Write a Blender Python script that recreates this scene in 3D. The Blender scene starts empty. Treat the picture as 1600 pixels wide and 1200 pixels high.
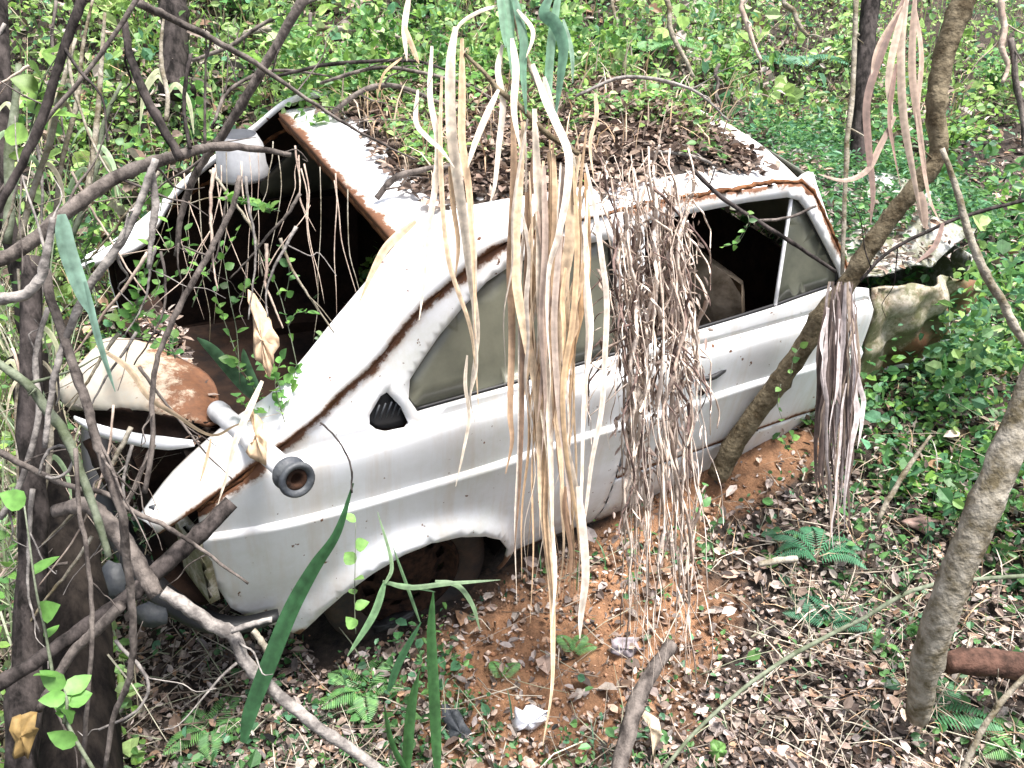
import bpy, math, random
import numpy as np
from mathutils import Vector, Matrix
from mathutils.geometry import delaunay_2d_cdt
random.seed(7); rng = np.random.default_rng(11)
C = bpy.context.scene.collection
scene = bpy.context.scene

# ------------------------------------------------------------ camera, sky, sun, exposure
PITCH = math.radians(24.0); CAMZ = 2.6
cam_d = bpy.data.cameras.new('camera'); cam = bpy.data.objects.new('camera', cam_d); C.objects.link(cam)
cam.location = (0, 0, CAMZ); cam.rotation_euler = (math.pi/2 - PITCH, 0, 0)
cam_d.sensor_width = 36; cam_d.lens = 36*1343/1600
cam_d.clip_end = 500; cam_d.clip_start = 0.05
cam_d.dof.use_dof = False
scene.camera = cam
w = bpy.data.worlds.new('World'); scene.world = w; w.use_nodes = True
nt = w.node_tree; bg = nt.nodes['Background']
sky = nt.nodes.new('ShaderNodeTexSky'); sky.sky_type = 'NISHITA'; sky.sun_disc = False
SUN_EL, SUN_AZ = math.radians(74), math.radians(120)      # azimuth measured from +Y (view direction), negative = left
sky.sun_elevation = SUN_EL; sky.sun_rotation = SUN_AZ; sky.air_density = 1.0; sky.dust_density = 4.0; sky.ozone_density = 0.6
hs_ = nt.nodes.new('ShaderNodeHueSaturation'); hs_.inputs['Saturation'].default_value = .55      # hazy, nearly white sky
nt.links.new(sky.outputs[0], hs_.inputs['Color']); nt.links.new(hs_.outputs[0], bg.inputs[0]); bg.inputs[1].default_value = 0.105
sd = bpy.data.lights.new('sun', 'SUN'); sd.energy = 3.4; sd.angle = math.radians(16); sd.color = (1, .96, .91)
so = bpy.data.objects.new('sun', sd); C.objects.link(so)
sdir = Vector((math.sin(SUN_AZ)*math.cos(SUN_EL), math.cos(SUN_AZ)*math.cos(SUN_EL), math.sin(SUN_EL)))
so.rotation_euler = sdir.to_track_quat('Z', 'Y').to_euler()
scene.view_settings.view_transform = 'Standard'; scene.view_settings.look = 'None'
scene.view_settings.exposure = 1.68; scene.view_settings.gamma = 1

# ------------------------------------------------------------ frames: car frame <-> world
F = 1343.0
CC = np.array([-0.8594663, -2.4769126, 2.4447379])
R = np.array([[0.87129744, -0.4843258, 0.07917887], [-0.23175428, -0.54828793, -0.80353612], [0.43258609, 0.68176892, -0.58996645]])
cp, sp = math.cos(PITCH), math.sin(PITCH)
A = np.array([[1, 0, 0], [0, -sp, cp], [0, -cp, -sp]])       # columns: right, down, forward in world
CW = np.array([0, 0, CAMZ])
M3 = A @ R
def c2w(X): return (np.atleast_2d(X) - CC) @ M3.T + CW        # car frame -> world
CARM = Matrix.LocRotScale(Vector(c2w([0, 0, 0])[0]), None, None)
CARM = Matrix([[*M3[i], c2w([0, 0, 0])[0][i]] for i in range(3)] + [[0, 0, 0, 1]])
def P(u, v, d):                                              # point at forward distance d
    return CW + A @ np.array([(u-800)/F*d, (v-600)/F*d, d])
def hsh(x, y):
    return (np.sin(x*1.7+y*2.3)+np.sin(x*3.1-y*1.9+1.3)+np.sin(x*.9+y*4.1+4)*.7+np.sin(x*6.3+y*5.1+2)*.35+np.sin(x*11.3-y*8.1+2)*.2)/3
def gz(x, y):                                                # ground height in the car frame
    x = np.asarray(x, float); y = np.asarray(y, float)
    b = .19*(np.clip(x, -1.6, 2.2)+.45) - .02
    b = b + np.where(x > 2.2, .03*(x-2.2), 0)
    b = b + .30*np.log1p(np.exp((y-1.5)*4))/4
    bank = .80/(1+np.exp(-(y-1.18)/.12))*np.clip((x+1.3)/1.0, 0, 1)*np.clip((3.6-x)/1.4, 0, 1)
    b = b + bank - .05*np.clip(-y-1.0, 0, 2.5)
    inside = np.exp(-(np.clip(np.abs(y)-.5, 0, 9)/.2)**2)*np.exp(-(np.clip(np.abs(x-1)-1.6, 0, 9)/.2)**2)
    b = b - .08*inside
    far = np.clip(np.hypot(x, y)-3, 0, 4)/4
    b = b + hsh(x*1.2, y*1.2)*(.03+.12*far)
    return b
def gpt(x, y, dz=0): return c2w(np.c_[x, y, gz(x, y)+dz])
def gdepth(u, v):
    d = np.array([(u-800)/F, (v-600)/F, 1.0]) @ R; t = .8
    while t < 30:
        X = CC + t*d
        if X[2] < gz(X[0], X[1]): break
        t += .01
    return t
UP = M3.T @ np.array([0, 0, 1.0])                            # world up in the car frame

# ------------------------------------------------------------ object helpers
def setp(o, label=None, cat=None, group=None, kind=None):
    if label: o['label'] = label
    if cat: o['category'] = cat
    if group: o['group'] = group
    if kind: o['kind'] = kind
    return o
def mesh(name, V, Fc, mat, parent=None, smooth=True, cols=None, attrs=None):
    V = np.asarray(V, float)
    if parent is not None and not parent.get('_local'): V = V - np.array(parent.location)
    me = bpy.data.meshes.new(name)
    if isinstance(Fc, np.ndarray):
        n, k = Fc.shape
        me.vertices.add(len(V)); me.vertices.foreach_set('co', V.ravel())
        me.loops.add(n*k); me.loops.foreach_set('vertex_index', Fc.ravel().astype(np.int32))
        me.polygons.add(n); me.polygons.foreach_set('loop_start', np.arange(0, n*k, k, dtype=np.int32))
        me.polygons.foreach_set('loop_total', np.full(n, k, np.int32)); me.update(calc_edges=True)
    else:
        me.from_pydata([tuple(v) for v in V], [], [tuple(f) for f in Fc])
    if cols is not None:
        at = me.color_attributes.new('Col', 'FLOAT_COLOR', 'POINT')
        c4 = np.ones((len(V), 4)); c4[:, :3] = cols; at.data.foreach_set('color', c4.ravel())
    for k_, a_ in (attrs or {}).items():
        at = me.attributes.new(k_, 'FLOAT', 'POINT'); at.data.foreach_set('value', np.asarray(a_, float))
    me.polygons.foreach_set('use_smooth', [smooth]*len(me.polygons))
    me.materials.append(mat); me.validate()
    o = bpy.data.objects.new(name, me); C.objects.link(o)
    if parent is not None: o.parent = parent
    return o
def empty(name, loc, label, cat, group=None):
    o = bpy.data.objects.new(name, None); C.objects.link(o); o.location = tuple(loc); o.empty_display_size = .1
    return setp(o, label, cat, group)
def smoothpath(pts, n=5):
    pts = np.asarray(pts, float)
    if len(pts) < 3: return np.array([pts[0]+(pts[-1]-pts[0])*t for t in np.linspace(0, 1, n+1)])
    Q = np.vstack([2*pts[0]-pts[1], pts, 2*pts[-1]-pts[-2]]); out = []
    for i in range(1, len(Q)-2):
        for k in range(n):
            t = k/n; a, b, c, d = Q[i-1], Q[i], Q[i+1], Q[i+2]
            out.append(.5*((2*b)+(-a+c)*t+(2*a-5*b+4*c-d)*t*t+(-a+3*b-3*c+d)*t**3))
    out.append(Q[-2]); return np.array(out)
def tube_g(path, rad, sides=7, rough=.0, flat=1.0, knots=0):
    path = np.asarray(path); n = len(path); rad = np.interp(np.linspace(0, 1, n), np.linspace(0, 1, len(rad)), rad)
    T = np.gradient(path, axis=0); T /= np.linalg.norm(T, axis=1)[:, None]+1e-9
    up = np.array([.3, .5, .8]); V = []; Fc = []
    ph = rng.uniform(0, 6, 4)
    for i in range(n):
        a = np.cross(T[i], up); a /= np.linalg.norm(a)+1e-9; b = np.cross(T[i], a)
        kb = 1+(.18*max(0, math.sin(i*1.9+ph[0]))**8 if knots else 0)
        for s in range(sides):
            th = 2*math.pi*s/sides
            r = rad[i]*kb*(1+rough*math.sin(i*1.7+s*2.1+ph[1])+rough*rng.normal()*.6)
            V.append(path[i]+r*(a*math.cos(th)+b*math.sin(th)*flat))
    for i in range(n-1):
        for s in range(sides):
            s2 = (s+1) % sides
            Fc.append((i*sides+s, i*sides+s2, (i+1)*sides+s2, (i+1)*sides+s))
    Fc.append(tuple(range(sides))[::-1]); Fc.append(tuple((n-1)*sides+s for s in range(sides)))
    return V, Fc
def merge(parts):
    V = []; Fc = []
    for v, f in parts:
        o = len(V); V += list(v); Fc += [tuple(i+o for i in q) for q in f]
    return V, Fc
VIEW = np.array([0, cp, -sp])
def ribbon_g(path, wid, twist=0., tw_rate=0., fold=.25):
    path = np.asarray(path); n = len(path); wid = np.interp(np.linspace(0, 1, n), np.linspace(0, 1, len(wid)), wid)
    T = np.gradient(path, axis=0); T /= np.linalg.norm(T, axis=1)[:, None]+1e-9
    V = []; Fc = []
    for i in range(n):
        a = np.cross(T[i], VIEW); a /= np.linalg.norm(a)+1e-9; b = np.cross(T[i], a)
        th = twist+tw_rate*i; s = a*math.cos(th)+b*math.sin(th); nn = -a*math.sin(th)+b*math.cos(th)
        V += [path[i]-s*wid[i], path[i]+nn*wid[i]*fold, path[i]+s*wid[i]]
    for i in range(n-1):
        o = i*3; Fc += [(o, o+1, o+4, o+3), (o+1, o+2, o+5, o+4)]
    return V, Fc
def leaves_np(pos, d, nrm, L, W, fold=.25, droop=.15):       # arrays of leaves -> verts, quads (6 verts, 2 quads each)
    n = len(pos); d = d/np.linalg.norm(d, axis=1)[:, None]
    s = np.cross(d, nrm); s /= np.linalg.norm(s, axis=1)[:, None]+1e-9; u = np.cross(s, d)
    L = L[:, None]; W = W[:, None]; b = pos
    V = np.stack([b, b+d*L*.3-s*W*.85+u*W*fold, b+d*L*.7-s*W*.75+u*(W*fold-L*droop*.4), b+d*L-u*L*droop,
                  b+d*L*.7+s*W*.75+u*(W*fold-L*droop*.4), b+d*L*.3+s*W*.85+u*W*fold], 1).reshape(-1, 3)
    o = (np.arange(n)*6)[:, None]
    Fq = np.concatenate([o+np.array([[0, 5, 4, 3]]), o+np.array([[0, 3, 2, 1]])], 0)
    return V, Fq
def leaves_hi(pos, d, nrm, L, W, fold=.22, droop=.22):      # oval leaves with a midrib fold, 18 verts each
    n = len(pos); d = d/np.linalg.norm(d, axis=1)[:, None]; s = np.cross(d, nrm); s /= np.linalg.norm(s, axis=1)[:, None]+1e-9; u = np.cross(s, d)
    T = np.array([0, .12, .34, .6, .84, 1.]); Wp = np.array([.08, .62, 1, .88, .45, .02]); L = L[:, None]; W = W[:, None]; vs = []
    for t_, w_ in zip(T, Wp):
        c = pos+d*L*t_-u*L*droop*t_*t_
        vs += [c-s*W*w_+u*W*w_*fold, c, c+s*W*w_+u*W*w_*fold]
    V = np.stack(vs, 1).reshape(-1, 3); o = (np.arange(n)*18)[:, None]; Fq = []
    for k in range(5): Fq += [o+np.array([[3*k, 3*k+1, 3*k+4, 3*k+3]]), o+np.array([[3*k+1, 3*k+2, 3*k+5, 3*k+4]])]
    return V, np.concatenate(Fq, 0)
def rcol(n, palette, jit=.2):
    pal = np.array(palette); c = pal[rng.integers(0, len(pal), n)]
    t = rng.uniform(0, 1, (n, 1)); c = c*(1-t*.5)+pal[rng.integers(0, len(pal), n)]*t*.5
    return np.clip(c*(1+jit*rng.normal(size=(n, 1))), .005, 1)

# ------------------------------------------------------------ materials
def mat(name, col=(.5, .5, .5), rough=.7, bump=0, bscale=30, var=0, vscale=6, col2=None, metallic=0, coat=0, detail=5, stretch=None):
    m = bpy.data.materials.new(name); m.use_nodes = True; t = m.node_tree; b = t.nodes['Principled BSDF']
    b.inputs['Roughness'].default_value = rough; b.inputs['Metallic'].default_value = metallic
    b.inputs['Base Color'].default_value = (*col, 1); b.inputs['Coat Weight'].default_value = coat
    tc = t.nodes.new('ShaderNodeTexCoord'); src = tc.outputs['Object']
    if stretch:
        mp = t.nodes.new('ShaderNodeMapping'); mp.inputs['Scale'].default_value = stretch; t.links.new(src, mp.inputs[0]); src = mp.outputs[0]
    if rough >= .85: b.inputs['Specular IOR Level'].default_value = .15
    if col2 is not None:
        n = t.nodes.new('ShaderNodeTexNoise'); n.inputs['Scale'].default_value = vscale; n.inputs['Detail'].default_value = detail; n.inputs['Roughness'].default_value = .65
        t.links.new(src, n.inputs[0]); r = t.nodes.new('ShaderNodeValToRGB'); r.color_ramp.elements[0].position = .38; r.color_ramp.elements[1].position = .62
        r.color_ramp.elements[0].color = (*col, 1); r.color_ramp.elements[1].color = (*col2, 1)
        t.links.new(n.outputs[0], r.inputs[0]); t.links.new(r.outputs[0], b.inputs['Base Color'])
    if bump:
        n2 = t.nodes.new('ShaderNodeTexNoise'); n2.inputs['Scale'].default_value = bscale; n2.inputs['Detail'].default_value = 6
        t.links.new(src, n2.inputs[0]); bp = t.nodes.new('ShaderNodeBump'); bp.inputs['Strength'].default_value = bump; bp.inputs['Distance'].default_value = .01
        t.links.new(n2.outputs[0], bp.inputs['Height']); t.links.new(bp.outputs[0], b.inputs['Normal'])
    return m
def leafmat(name, trans=.35, rough=.5, attr=True, col=(.1, .2, .05), veins=0):
    m = bpy.data.materials.new(name); m.use_nodes = True; t = m.node_tree; b = t.nodes['Principled BSDF']; out = t.nodes['Material Output']
    b.inputs['Roughness'].default_value = rough
    tr = t.nodes.new('ShaderNodeBsdfTranslucent'); mx = t.nodes.new('ShaderNodeMixShader'); mx.inputs[0].default_value = trans
    if attr:
        a = t.nodes.new('ShaderNodeVertexColor'); a.layer_name = 'Col'; src = a.outputs[0]
    else:
        a = t.nodes.new('ShaderNodeRGB'); a.outputs[0].default_value = (*col, 1); src = a.outputs[0]
    n = t.nodes.new('ShaderNodeTexNoise'); n.inputs['Scale'].default_value = 60; n.inputs['Detail'].default_value = 3
    tc = t.nodes.new('ShaderNodeTexCoord'); t.links.new(tc.outputs['Object'], n.inputs[0])
    mr = t.nodes.new('ShaderNodeMapRange'); mr.inputs[1].default_value = .3; mr.inputs[2].default_value = .7; mr.inputs[3].default_value = .72; mr.inputs[4].default_value = 1.2
    t.links.new(n.outputs[0], mr.inputs[0])
    vm = t.nodes.new('ShaderNodeVectorMath'); vm.operation = 'SCALE'; t.links.new(src, vm.inputs[0]); t.links.new(mr.outputs[0], vm.inputs['Scale'])
    t.links.new(vm.outputs[0], b.inputs['Base Color']); t.links.new(vm.outputs[0], tr.inputs[0])
    t.links.new(b.outputs[0], mx.inputs[1]); t.links.new(tr.outputs[0], mx.inputs[2]); t.links.new(mx.outputs[0], out.inputs[0])
    return m
def paintmat(name, white=(.74, .75, .785), moss=0.0):
    m = bpy.data.materials.new(name); m.use_nodes = True; t = m.node_tree; b = t.nodes['Principled BSDF']; L = t.links.new
    tc = t.nodes.new('ShaderNodeTexCoord'); at = t.nodes.new('ShaderNodeAttribute'); at.attribute_name = 'rust'
    def noise(s, d=6, r=.6, st=None):
        n = t.nodes.new('ShaderNodeTexNoise'); n.inputs['Scale'].default_value = s; n.inputs['Detail'].default_value = d; n.inputs['Roughness'].default_value = r
        if st:
            mp = t.nodes.new('ShaderNodeMapping'); mp.inputs['Scale'].default_value = st; L(tc.outputs['Object'], mp.inputs[0]); L(mp.outputs[0], n.inputs[0])
        else: L(tc.outputs['Object'], n.inputs[0])
        return n.outputs[0]
    def mr(x, a, c, lo=0, hi=1):
        q = t.nodes.new('ShaderNodeMapRange'); q.inputs[1].default_value = a; q.inputs[2].default_value = c; q.inputs[3].default_value = lo; q.inputs[4].default_value = hi; L(x, q.inputs[0]); return q.outputs[0]
    def mix(f, a, c):
        q = t.nodes.new('ShaderNodeMixRGB'); L(f, q.inputs[0])
        for i, s in ((1, a), (2, c)):
            if isinstance(s, tuple): q.inputs[i].default_value = (*s, 1)
            else: L(s, q.inputs[i])
        return q.outputs[0]
    def math_(op, a, c):
        q = t.nodes.new('ShaderNodeMath'); q.operation = op
        for i, s in ((0, a), (1, c)):
            if isinstance(s, (int, float)): q.inputs[i].default_value = s
            else: L(s, q.inputs[i])
        return q.outputs[0]
    dirt = mr(noise(2.2, 8, .7), .42, .75)
    algae = mr(noise(3.7, 9, .75), .5, .72)
    streak = mr(noise(13, 6, .65, (1, 1, .07)), .47, .72)
    c1 = mix(math_('MULTIPLY', dirt, .55), white, (.47, .46, .40))
    c1 = mix(math_('MULTIPLY', algae, .35), c1, (.42, .44, .30))
    c2 = mix(math_('MULTIPLY', streak, .5), c1, (.52, .42, .32))
    spots = mr(noise(38, 3, .5), .70, .73)
    rusty = mix(noise(45, 6, .7), (.035, .017, .011), (.23, .095, .04))
    rn = noise(9, 10, .8)
    rm = mr(math_('ADD', math_('MULTIPLY', at.outputs['Fac'], .62), rn), .93, 1.03)
    halo = mr(math_('ADD', math_('MULTIPLY', at.outputs['Fac'], .62), rn), .76, 1.03)
    c3 = mix(math_('MULTIPLY', halo, .5), c2, (.42, .27, .15))
    c4 = mix(math_('MAXIMUM', rm, spots), c3, rusty)
    sx = t.nodes.new('ShaderNodeSeparateXYZ'); L(tc.outputs['Object'], sx.inputs[0])
    spl = math_('MULTIPLY', mr(sx.outputs[2], .50, .12), mr(noise(6, 8, .75), .38, .62))
    c4 = mix(math_('MULTIPLY', spl, .75), c4, (.30, .21, .15))
    if moss:
        c4 = mix(math_('MULTIPLY', mr(noise(7, 8, .8), .46-.16*moss, .55), .95), c4, (.10, .10, .045))
    L(c4, b.inputs['Base Color'])
    L(mr(math_('MAXIMUM', rm, dirt), 0, 1, .38, .8), b.inputs['Roughness'])
    bp = t.nodes.new('ShaderNodeBump'); bp.inputs['Strength'].default_value = .25; bp.inputs['Distance'].default_value = .01
    L(math_('ADD', rm, math_('MULTIPLY', noise(4, 3, .5), .6)), bp.inputs['Height']); L(bp.outputs[0], b.inputs['Normal'])
    return m
M = dict(
    white=paintmat('weathered_white_paint'), wing=paintmat('mud_brown_wing_paint', (.50, .46, .42), moss=.45), mossy=paintmat('mossy_white_paint', moss=1.0),
    rust=mat('rusty_metal', (.07, .03, .015), .9, .6, 60, col2=(.20, .09, .04), vscale=30),
    darkrust=mat('dark_rusted_rim', (.010, .006, .005), .9, .5, 60, col2=(.042, .021, .013), vscale=30),
    dark=mat('shade_dark_rusty_steel', (.006, .004, .0035), .95, .4, 40, col2=(.022, .012, .008), vscale=9),  # rusty steel, taken down to near-black to stand in for interior shade
    black=mat('black_plastic', (.012, .012, .014), .55),
    rubber=mat('perished_rubber', (.03, .035, .045), .6, .3, 60, col2=(.06, .065, .07), vscale=20),
    tyre=mat('muddy_tyre', (.010, .009, .009), .75, .5, 40, col2=(.04, .022, .014), vscale=12),
    glass=None,
    lid=paintmat('faded_lid_paint', (.34, .31, .26)),
    chrome=mat('bright_trim', (.92, .92, .94), .2),
    pipe=mat('grey_painted_pipe', (.62, .63, .66), .45, .1, 40, col2=(.45, .45, .46), vscale=9),
    seat=mat('mouldy_vinyl', (.48, .38, .28), .85, .4, 40, col2=(.16, .12, .08), vscale=6),
    bark=mat('grey_brown_bark', (.042, .035, .032), .9, .9, 60, col2=(.17, .145, .13), vscale=26, stretch=(1, 1, .5), detail=9),
    darkbark=mat('dark_wet_bark', (.010, .0085, .008), .9, .9, 50, col2=(.066, .055, .052), vscale=26, stretch=(1, 1, .4)),
    blackbark=mat('black_mossy_bark', (.005, .004, .004), .95, 1, 30, col2=(.030, .024, .020), vscale=19, stretch=(1, 1, .3)),
    redwood=mat('rotten_red_wood', (.03, .018, .014), .95, .9, 40, col2=(.11, .06, .045), vscale=24, detail=9),
    palebark=mat('pale_lichened_bark', (.11, .09, .055), .9, .9, 50, col2=(.34, .31, .26), vscale=17, detail=9),
    mossbark=mat('moss_tinted_bark', (.06, .045, .026), .9, .9, 50, col2=(.20, .165, .11), vscale=20, detail=9),
    greybark=mat('bleached_twig', (.10, .09, .085), .85, .6, 60, col2=(.30, .275, .255), vscale=24),
    bluebark=mat('green_grey_stem', (.07, .085, .05), .85, .4, 60, col2=(.17, .19, .14), vscale=22),
    straw=leafmat('dry_straw', .25, .6), green=leafmat('green_leaf', .45, .5), dead=leafmat('dead_leaf', .12, .75),
    palevine=mat('pale_dead_vine', (.50, .41, .34), .85, .4, 60, col2=(.66, .57, .5), vscale=14), darkvine=mat('dark_dead_vine', (.09, .06, .055), .9, .4, 60, col2=(.2, .14, .12), vscale=14),
    vine=mat('dead_vine', (.27, .20, .165), .9, .4, 60, col2=(.50, .41, .34), vscale=14),
    scrap=mat('crumpled_white_plastic', (.75, .75, .82), .35, .4, 30),
    stone=mat('pale_stone', (.4, .37, .32), .8, .5, 30, col2=(.25, .2, .15), vscale=12),
)
g = mat('dusty_glass', (.165, .165, .125), .38, 0, col2=(.065, .07, .055), vscale=2.6, detail=9); M['glass'] = g
g.node_tree.nodes['Principled BSDF'].inputs['Coat Weight'].default_value = .35
g.node_tree.nodes['Principled BSDF'].inputs['Coat Roughness'].default_value = .12
# soil: reddish bare earth next to the car, dark humus elsewhere (attribute 'soil')
m = bpy.data.materials.new('forest_soil'); m.use_nodes = True; t = m.node_tree; b = t.nodes['Principled BSDF']; b.inputs['Roughness'].default_value = .95
at = t.nodes.new('ShaderNodeAttribute'); at.attribute_name = 'soil'; tc = t.nodes.new('ShaderNodeTexCoord')
def NZ(s, d=8, r=.7):
    n = t.nodes.new('ShaderNodeTexNoise'); n.inputs['Scale'].default_value = s; n.inputs['Detail'].default_value = d; n.inputs['Roughness'].default_value = r
    t.links.new(tc.outputs['Object'], n.inputs[0]); return n
def RAMP(n, a, c, p0=.35, p1=.65):
    r = t.nodes.new('ShaderNodeValToRGB'); r.color_ramp.elements[0].color = (*a, 1); r.color_ramp.elements[1].color = (*c, 1)
    r.color_ramp.elements[0].position = p0; r.color_ramp.elements[1].position = p1; t.links.new(n.outputs[0], r.inputs[0]); return r.outputs[0]
hum = RAMP(NZ(16), (.010, .007, .006), (.07, .05, .038)); red = RAMP(NZ(12), (.13, .066, .035), (.40, .21, .11))
ad = t.nodes.new('ShaderNodeMath'); ad.operation = 'ADD'; t.links.new(at.outputs['Fac'], ad.inputs[0]); n3 = NZ(5); t.links.new(n3.outputs[0], ad.inputs[1])
mr_ = t.nodes.new('ShaderNodeMapRange'); mr_.inputs[1].default_value = .8; mr_.inputs[2].default_value = 1.1; t.links.new(ad.outputs[0], mr_.inputs[0])
mx = t.nodes.new('ShaderNodeMixRGB'); t.links.new(mr_.outputs[0], mx.inputs[0]); t.links.new(hum, mx.inputs[1]); t.links.new(red, mx.inputs[2]); t.links.new(mx.outputs[0], b.inputs['Base Color'])
bp = t.nodes.new('ShaderNodeBump'); bp.inputs['Strength'].default_value = 1; bp.inputs['Distance'].default_value = .03; n4 = NZ(28); t.links.new(n4.outputs[0], bp.inputs['Height']); t.links.new(bp.outputs[0], b.inputs['Normal'])
M['soil'] = m

# ------------------------------------------------------------ ground
def axis(lo, hi, fine_lo, fine_hi, step):
    a = list(np.arange(fine_lo, fine_hi, step)); s = step; x = fine_hi
    while x < hi: a.append(x); s *= 1.18; x += s
    a.append(hi); s = step; x = fine_lo; 
    while x > lo: s *= 1.18; x -= s; a.append(x)
    return np.array(sorted(set(np.round(a, 4))))
gx = axis(-60, 60, -2.2, 4.5, .035); gy = axis(-40, 60, -3.2, 3.0, .035)
X, Y = np.meshgrid(gx, gy); Z = gz(X, Y) + (rng.normal(size=X.shape)*.006)
soil = np.maximum(np.exp(-(((X-.3)/.68)**2+((Y+1.15)/.42)**2)**1.5), np.exp(-(((X-1.1)/.75)**2+((Y+.86)/.16)**2)**1.5))*.8 + np.exp(-(((X+1.9)/1.2)**2+((Y-4.6)/.8)**2))*.8
nx, ny = len(gx), len(gy); idx = np.arange(nx*ny).reshape(ny, nx)
Fq = np.stack([idx[:-1, :-1], idx[:-1, 1:], idx[1:, 1:], idx[1:, :-1]], -1).reshape(-1, 4)
ground = mesh('ground', c2w(np.c_[X.ravel(), Y.ravel(), Z.ravel()]), Fq, M['soil'], attrs={'soil': soil.ravel()})
setp(ground, 'sloping forest floor of dark humus with a bare patch of reddish earth beside the car', 'ground', kind='structure')

# ------------------------------------------------------------ the wrecked car (built in its own frame)
car = empty('wrecked_car', (0, 0, 0), 'abandoned white two-door car, rusted, littered and sunk into the forest slope', 'car')
car.matrix_world = CARM; car['_local'] = 1
ZS = [.0, .12, .20, .30, .5, .66, .700, .704, .710, .714, .80, .855, .880, .912, .935, 1.2, 1.30, 1.345, 1.38]
YS = [.63, .685, .725, .762, .795, .806, .809, .809, .793, .793, .791, .788, .782, .752, .750, .662, .625, .607, .59]
ARCH = [(.25, .14), (.252, .22), (.238, .31), (.195, .39), (.13, .445), (.04, .487), (-.06, .506), (-.15, .497), (-.24, .455), (-.33, .385), (-.40, .30), (-.455, .195)]
def hw(x, z):
    y = np.interp(z, ZS, YS)
    y = y*(1-.10*np.clip((-.15-x)/.6, 0, 2)**2*(z < .93)-.0*x) if np.isscalar(z) else y*(1-.10*np.clip((-.15-x)/.6, 0, 2)**2)
    y = y*(1-.05*np.clip((x-1.9)/1.0, 0, 2)**2)
    # flared lip around rear wheel arch
    P_ = np.array(ARCH); dd = np.full(np.shape(x), 9.0)
    for a, c in zip(P_[:-1], P_[1:]):
        ab = c-a; tt = np.clip(((x-a[0])*ab[0]+(z-a[1])*ab[1])/(ab@ab), 0, 1)
        dd = np.minimum(dd, np.hypot(x-a[0]-tt*ab[0], z-a[1]-tt*ab[1]))
    y = y+.050*np.exp(-(dd/.050)**2)
    y = y+.004*np.sin(x*9+z*5)*np.sin(z*7)
    return y
def densify(poly, s=.02, closed=True):
    out = []; n = len(poly)
    for i in range(n if closed else n-1):
        a = np.array(poly[i], float); c = np.array(poly[(i+1) % n], float); k = max(1, int(np.linalg.norm(c-a)/s))
        out += [tuple(a+(c-a)*j/k) for j in range(k)]
    if not closed: out.append(tuple(poly[-1]))
    return out
def inpoly(px, py, poly):
    poly = np.array(poly); r = np.zeros(len(px), bool); j = len(poly)-1
    for i in range(len(poly)):
        a, c = poly[i], poly[j]
        cond = ((a[1] > py) != (c[1] > py)) & (px < (c[0]-a[0])*(py-a[1])/(c[1]-a[1]+1e-12)+a[0]); r ^= cond; j = i
    return r
def pdist(px, py, lines):
    d = np.full(len(px), 9.0)
    for l in lines:
        for a, c in zip(l[:-1], l[1:]):
            a = np.array(a); c = np.array(c); ab = c-a; tt = np.clip(((px-a[0])*ab[0]+(py-a[1])*ab[1])/(ab@ab+1e-12), 0, 1)
            d = np.minimum(d, np.hypot(px-a[0]-tt*ab[0], py-a[1]-tt*ab[1]))
    return d
def panel(name, outline, holes, fn, material, parent, thick=.012, step=.022, rustlines=(), inner=-1, rustk=.07, rbase=0.0, rows=(), flip=False):
    """flat outline in 2-D -> curved sheet fn(x, z) -> 3-D, given real thickness"""
    loops = [densify(outline)]+[densify(h) for h in holes]
    pts = []; edges = []
    for l in loops:
        o = len(pts); pts += l; edges += [(o+i, o+(i+1) % len(l)) for i in range(len(l))]
    o = np.array(outline); gx_, gz_ = np.meshgrid(np.arange(o[:, 0].min(), o[:, 0].max(), step), np.arange(o[:, 1].min(), o[:, 1].max(), step))
    for rz in rows:
        gx_ = np.r_[gx_.ravel(), np.arange(o[:, 0].min(), o[:, 0].max(), step)]; gz_ = np.r_[gz_.ravel(), np.full(len(gx_.ravel())-len(gz_.ravel()), rz)]
    gx_ = gx_.ravel(); gz_ = gz_.ravel(); ok = inpoly(gx_, gz_, outline)
    for h in holes: ok &= ~inpoly(gx_, gz_, h)
    ok &= pdist(gx_, gz_, [l+[l[0]] for l in [list(map(tuple, q)) for q in [outline]+list(holes)]]) > step*.45
    pts += list(zip(gx_[ok], gz_[ok]))
    res = delaunay_2d_cdt([Vector(p) for p in pts], edges, [], 0, 1e-5)
    V2 = np.array([tuple(v) for v in res[0]]); tris = res[2]
    cen = np.array([V2[list(f)].mean(0) for f in tris]); keep = inpoly(cen[:, 0], cen[:, 1], outline)
    for h in holes: keep &= ~inpoly(cen[:, 0], cen[:, 1], h)
    tris = [f for f, k in zip(tris, keep) if k]
    if flip: tris = [tuple(f)[::-1] for f in tris]
    V3 = fn(V2[:, 0], V2[:, 1])
    rl = list(rustlines); r = np.exp(-(pdist(V2[:, 0], V2[:, 1], rl)/rustk)**2) if rl else np.zeros(len(V2))
    ob = mesh(name, V3, tris, material, parent, attrs={'rust': np.clip(r+rbase, 0, 1)})
    s = ob.modifiers.new('thickness', 'SOLIDIFY'); s.thickness = thick; s.offset = inner
    if name in ('rear_quarter_panel', 'roof', 'door'): ob.data.materials.append(M['dark']); s.material_offset = 1  # inner faces coloured near-black in place of cabin shade
    return ob
def sidefn(sgn): 
    return lambda x, z: np.c_[x, sgn*hw(x, z), z]
SEAM = [(-.68, .79), (-.60, .848), (-.36, .99), (-.295, 1.035), (-.186, 1.093), (-.03, 1.216), (.105, 1.285), (.177, 1.318), (.27, 1.342), (.42, 1.358)]
GUT = [(.42, 1.358), (.87, 1.375), (1.31, 1.368), (1.396, 1.359), (1.45, 1.32), (1.606, 1.084), (1.66, .985)]
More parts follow.
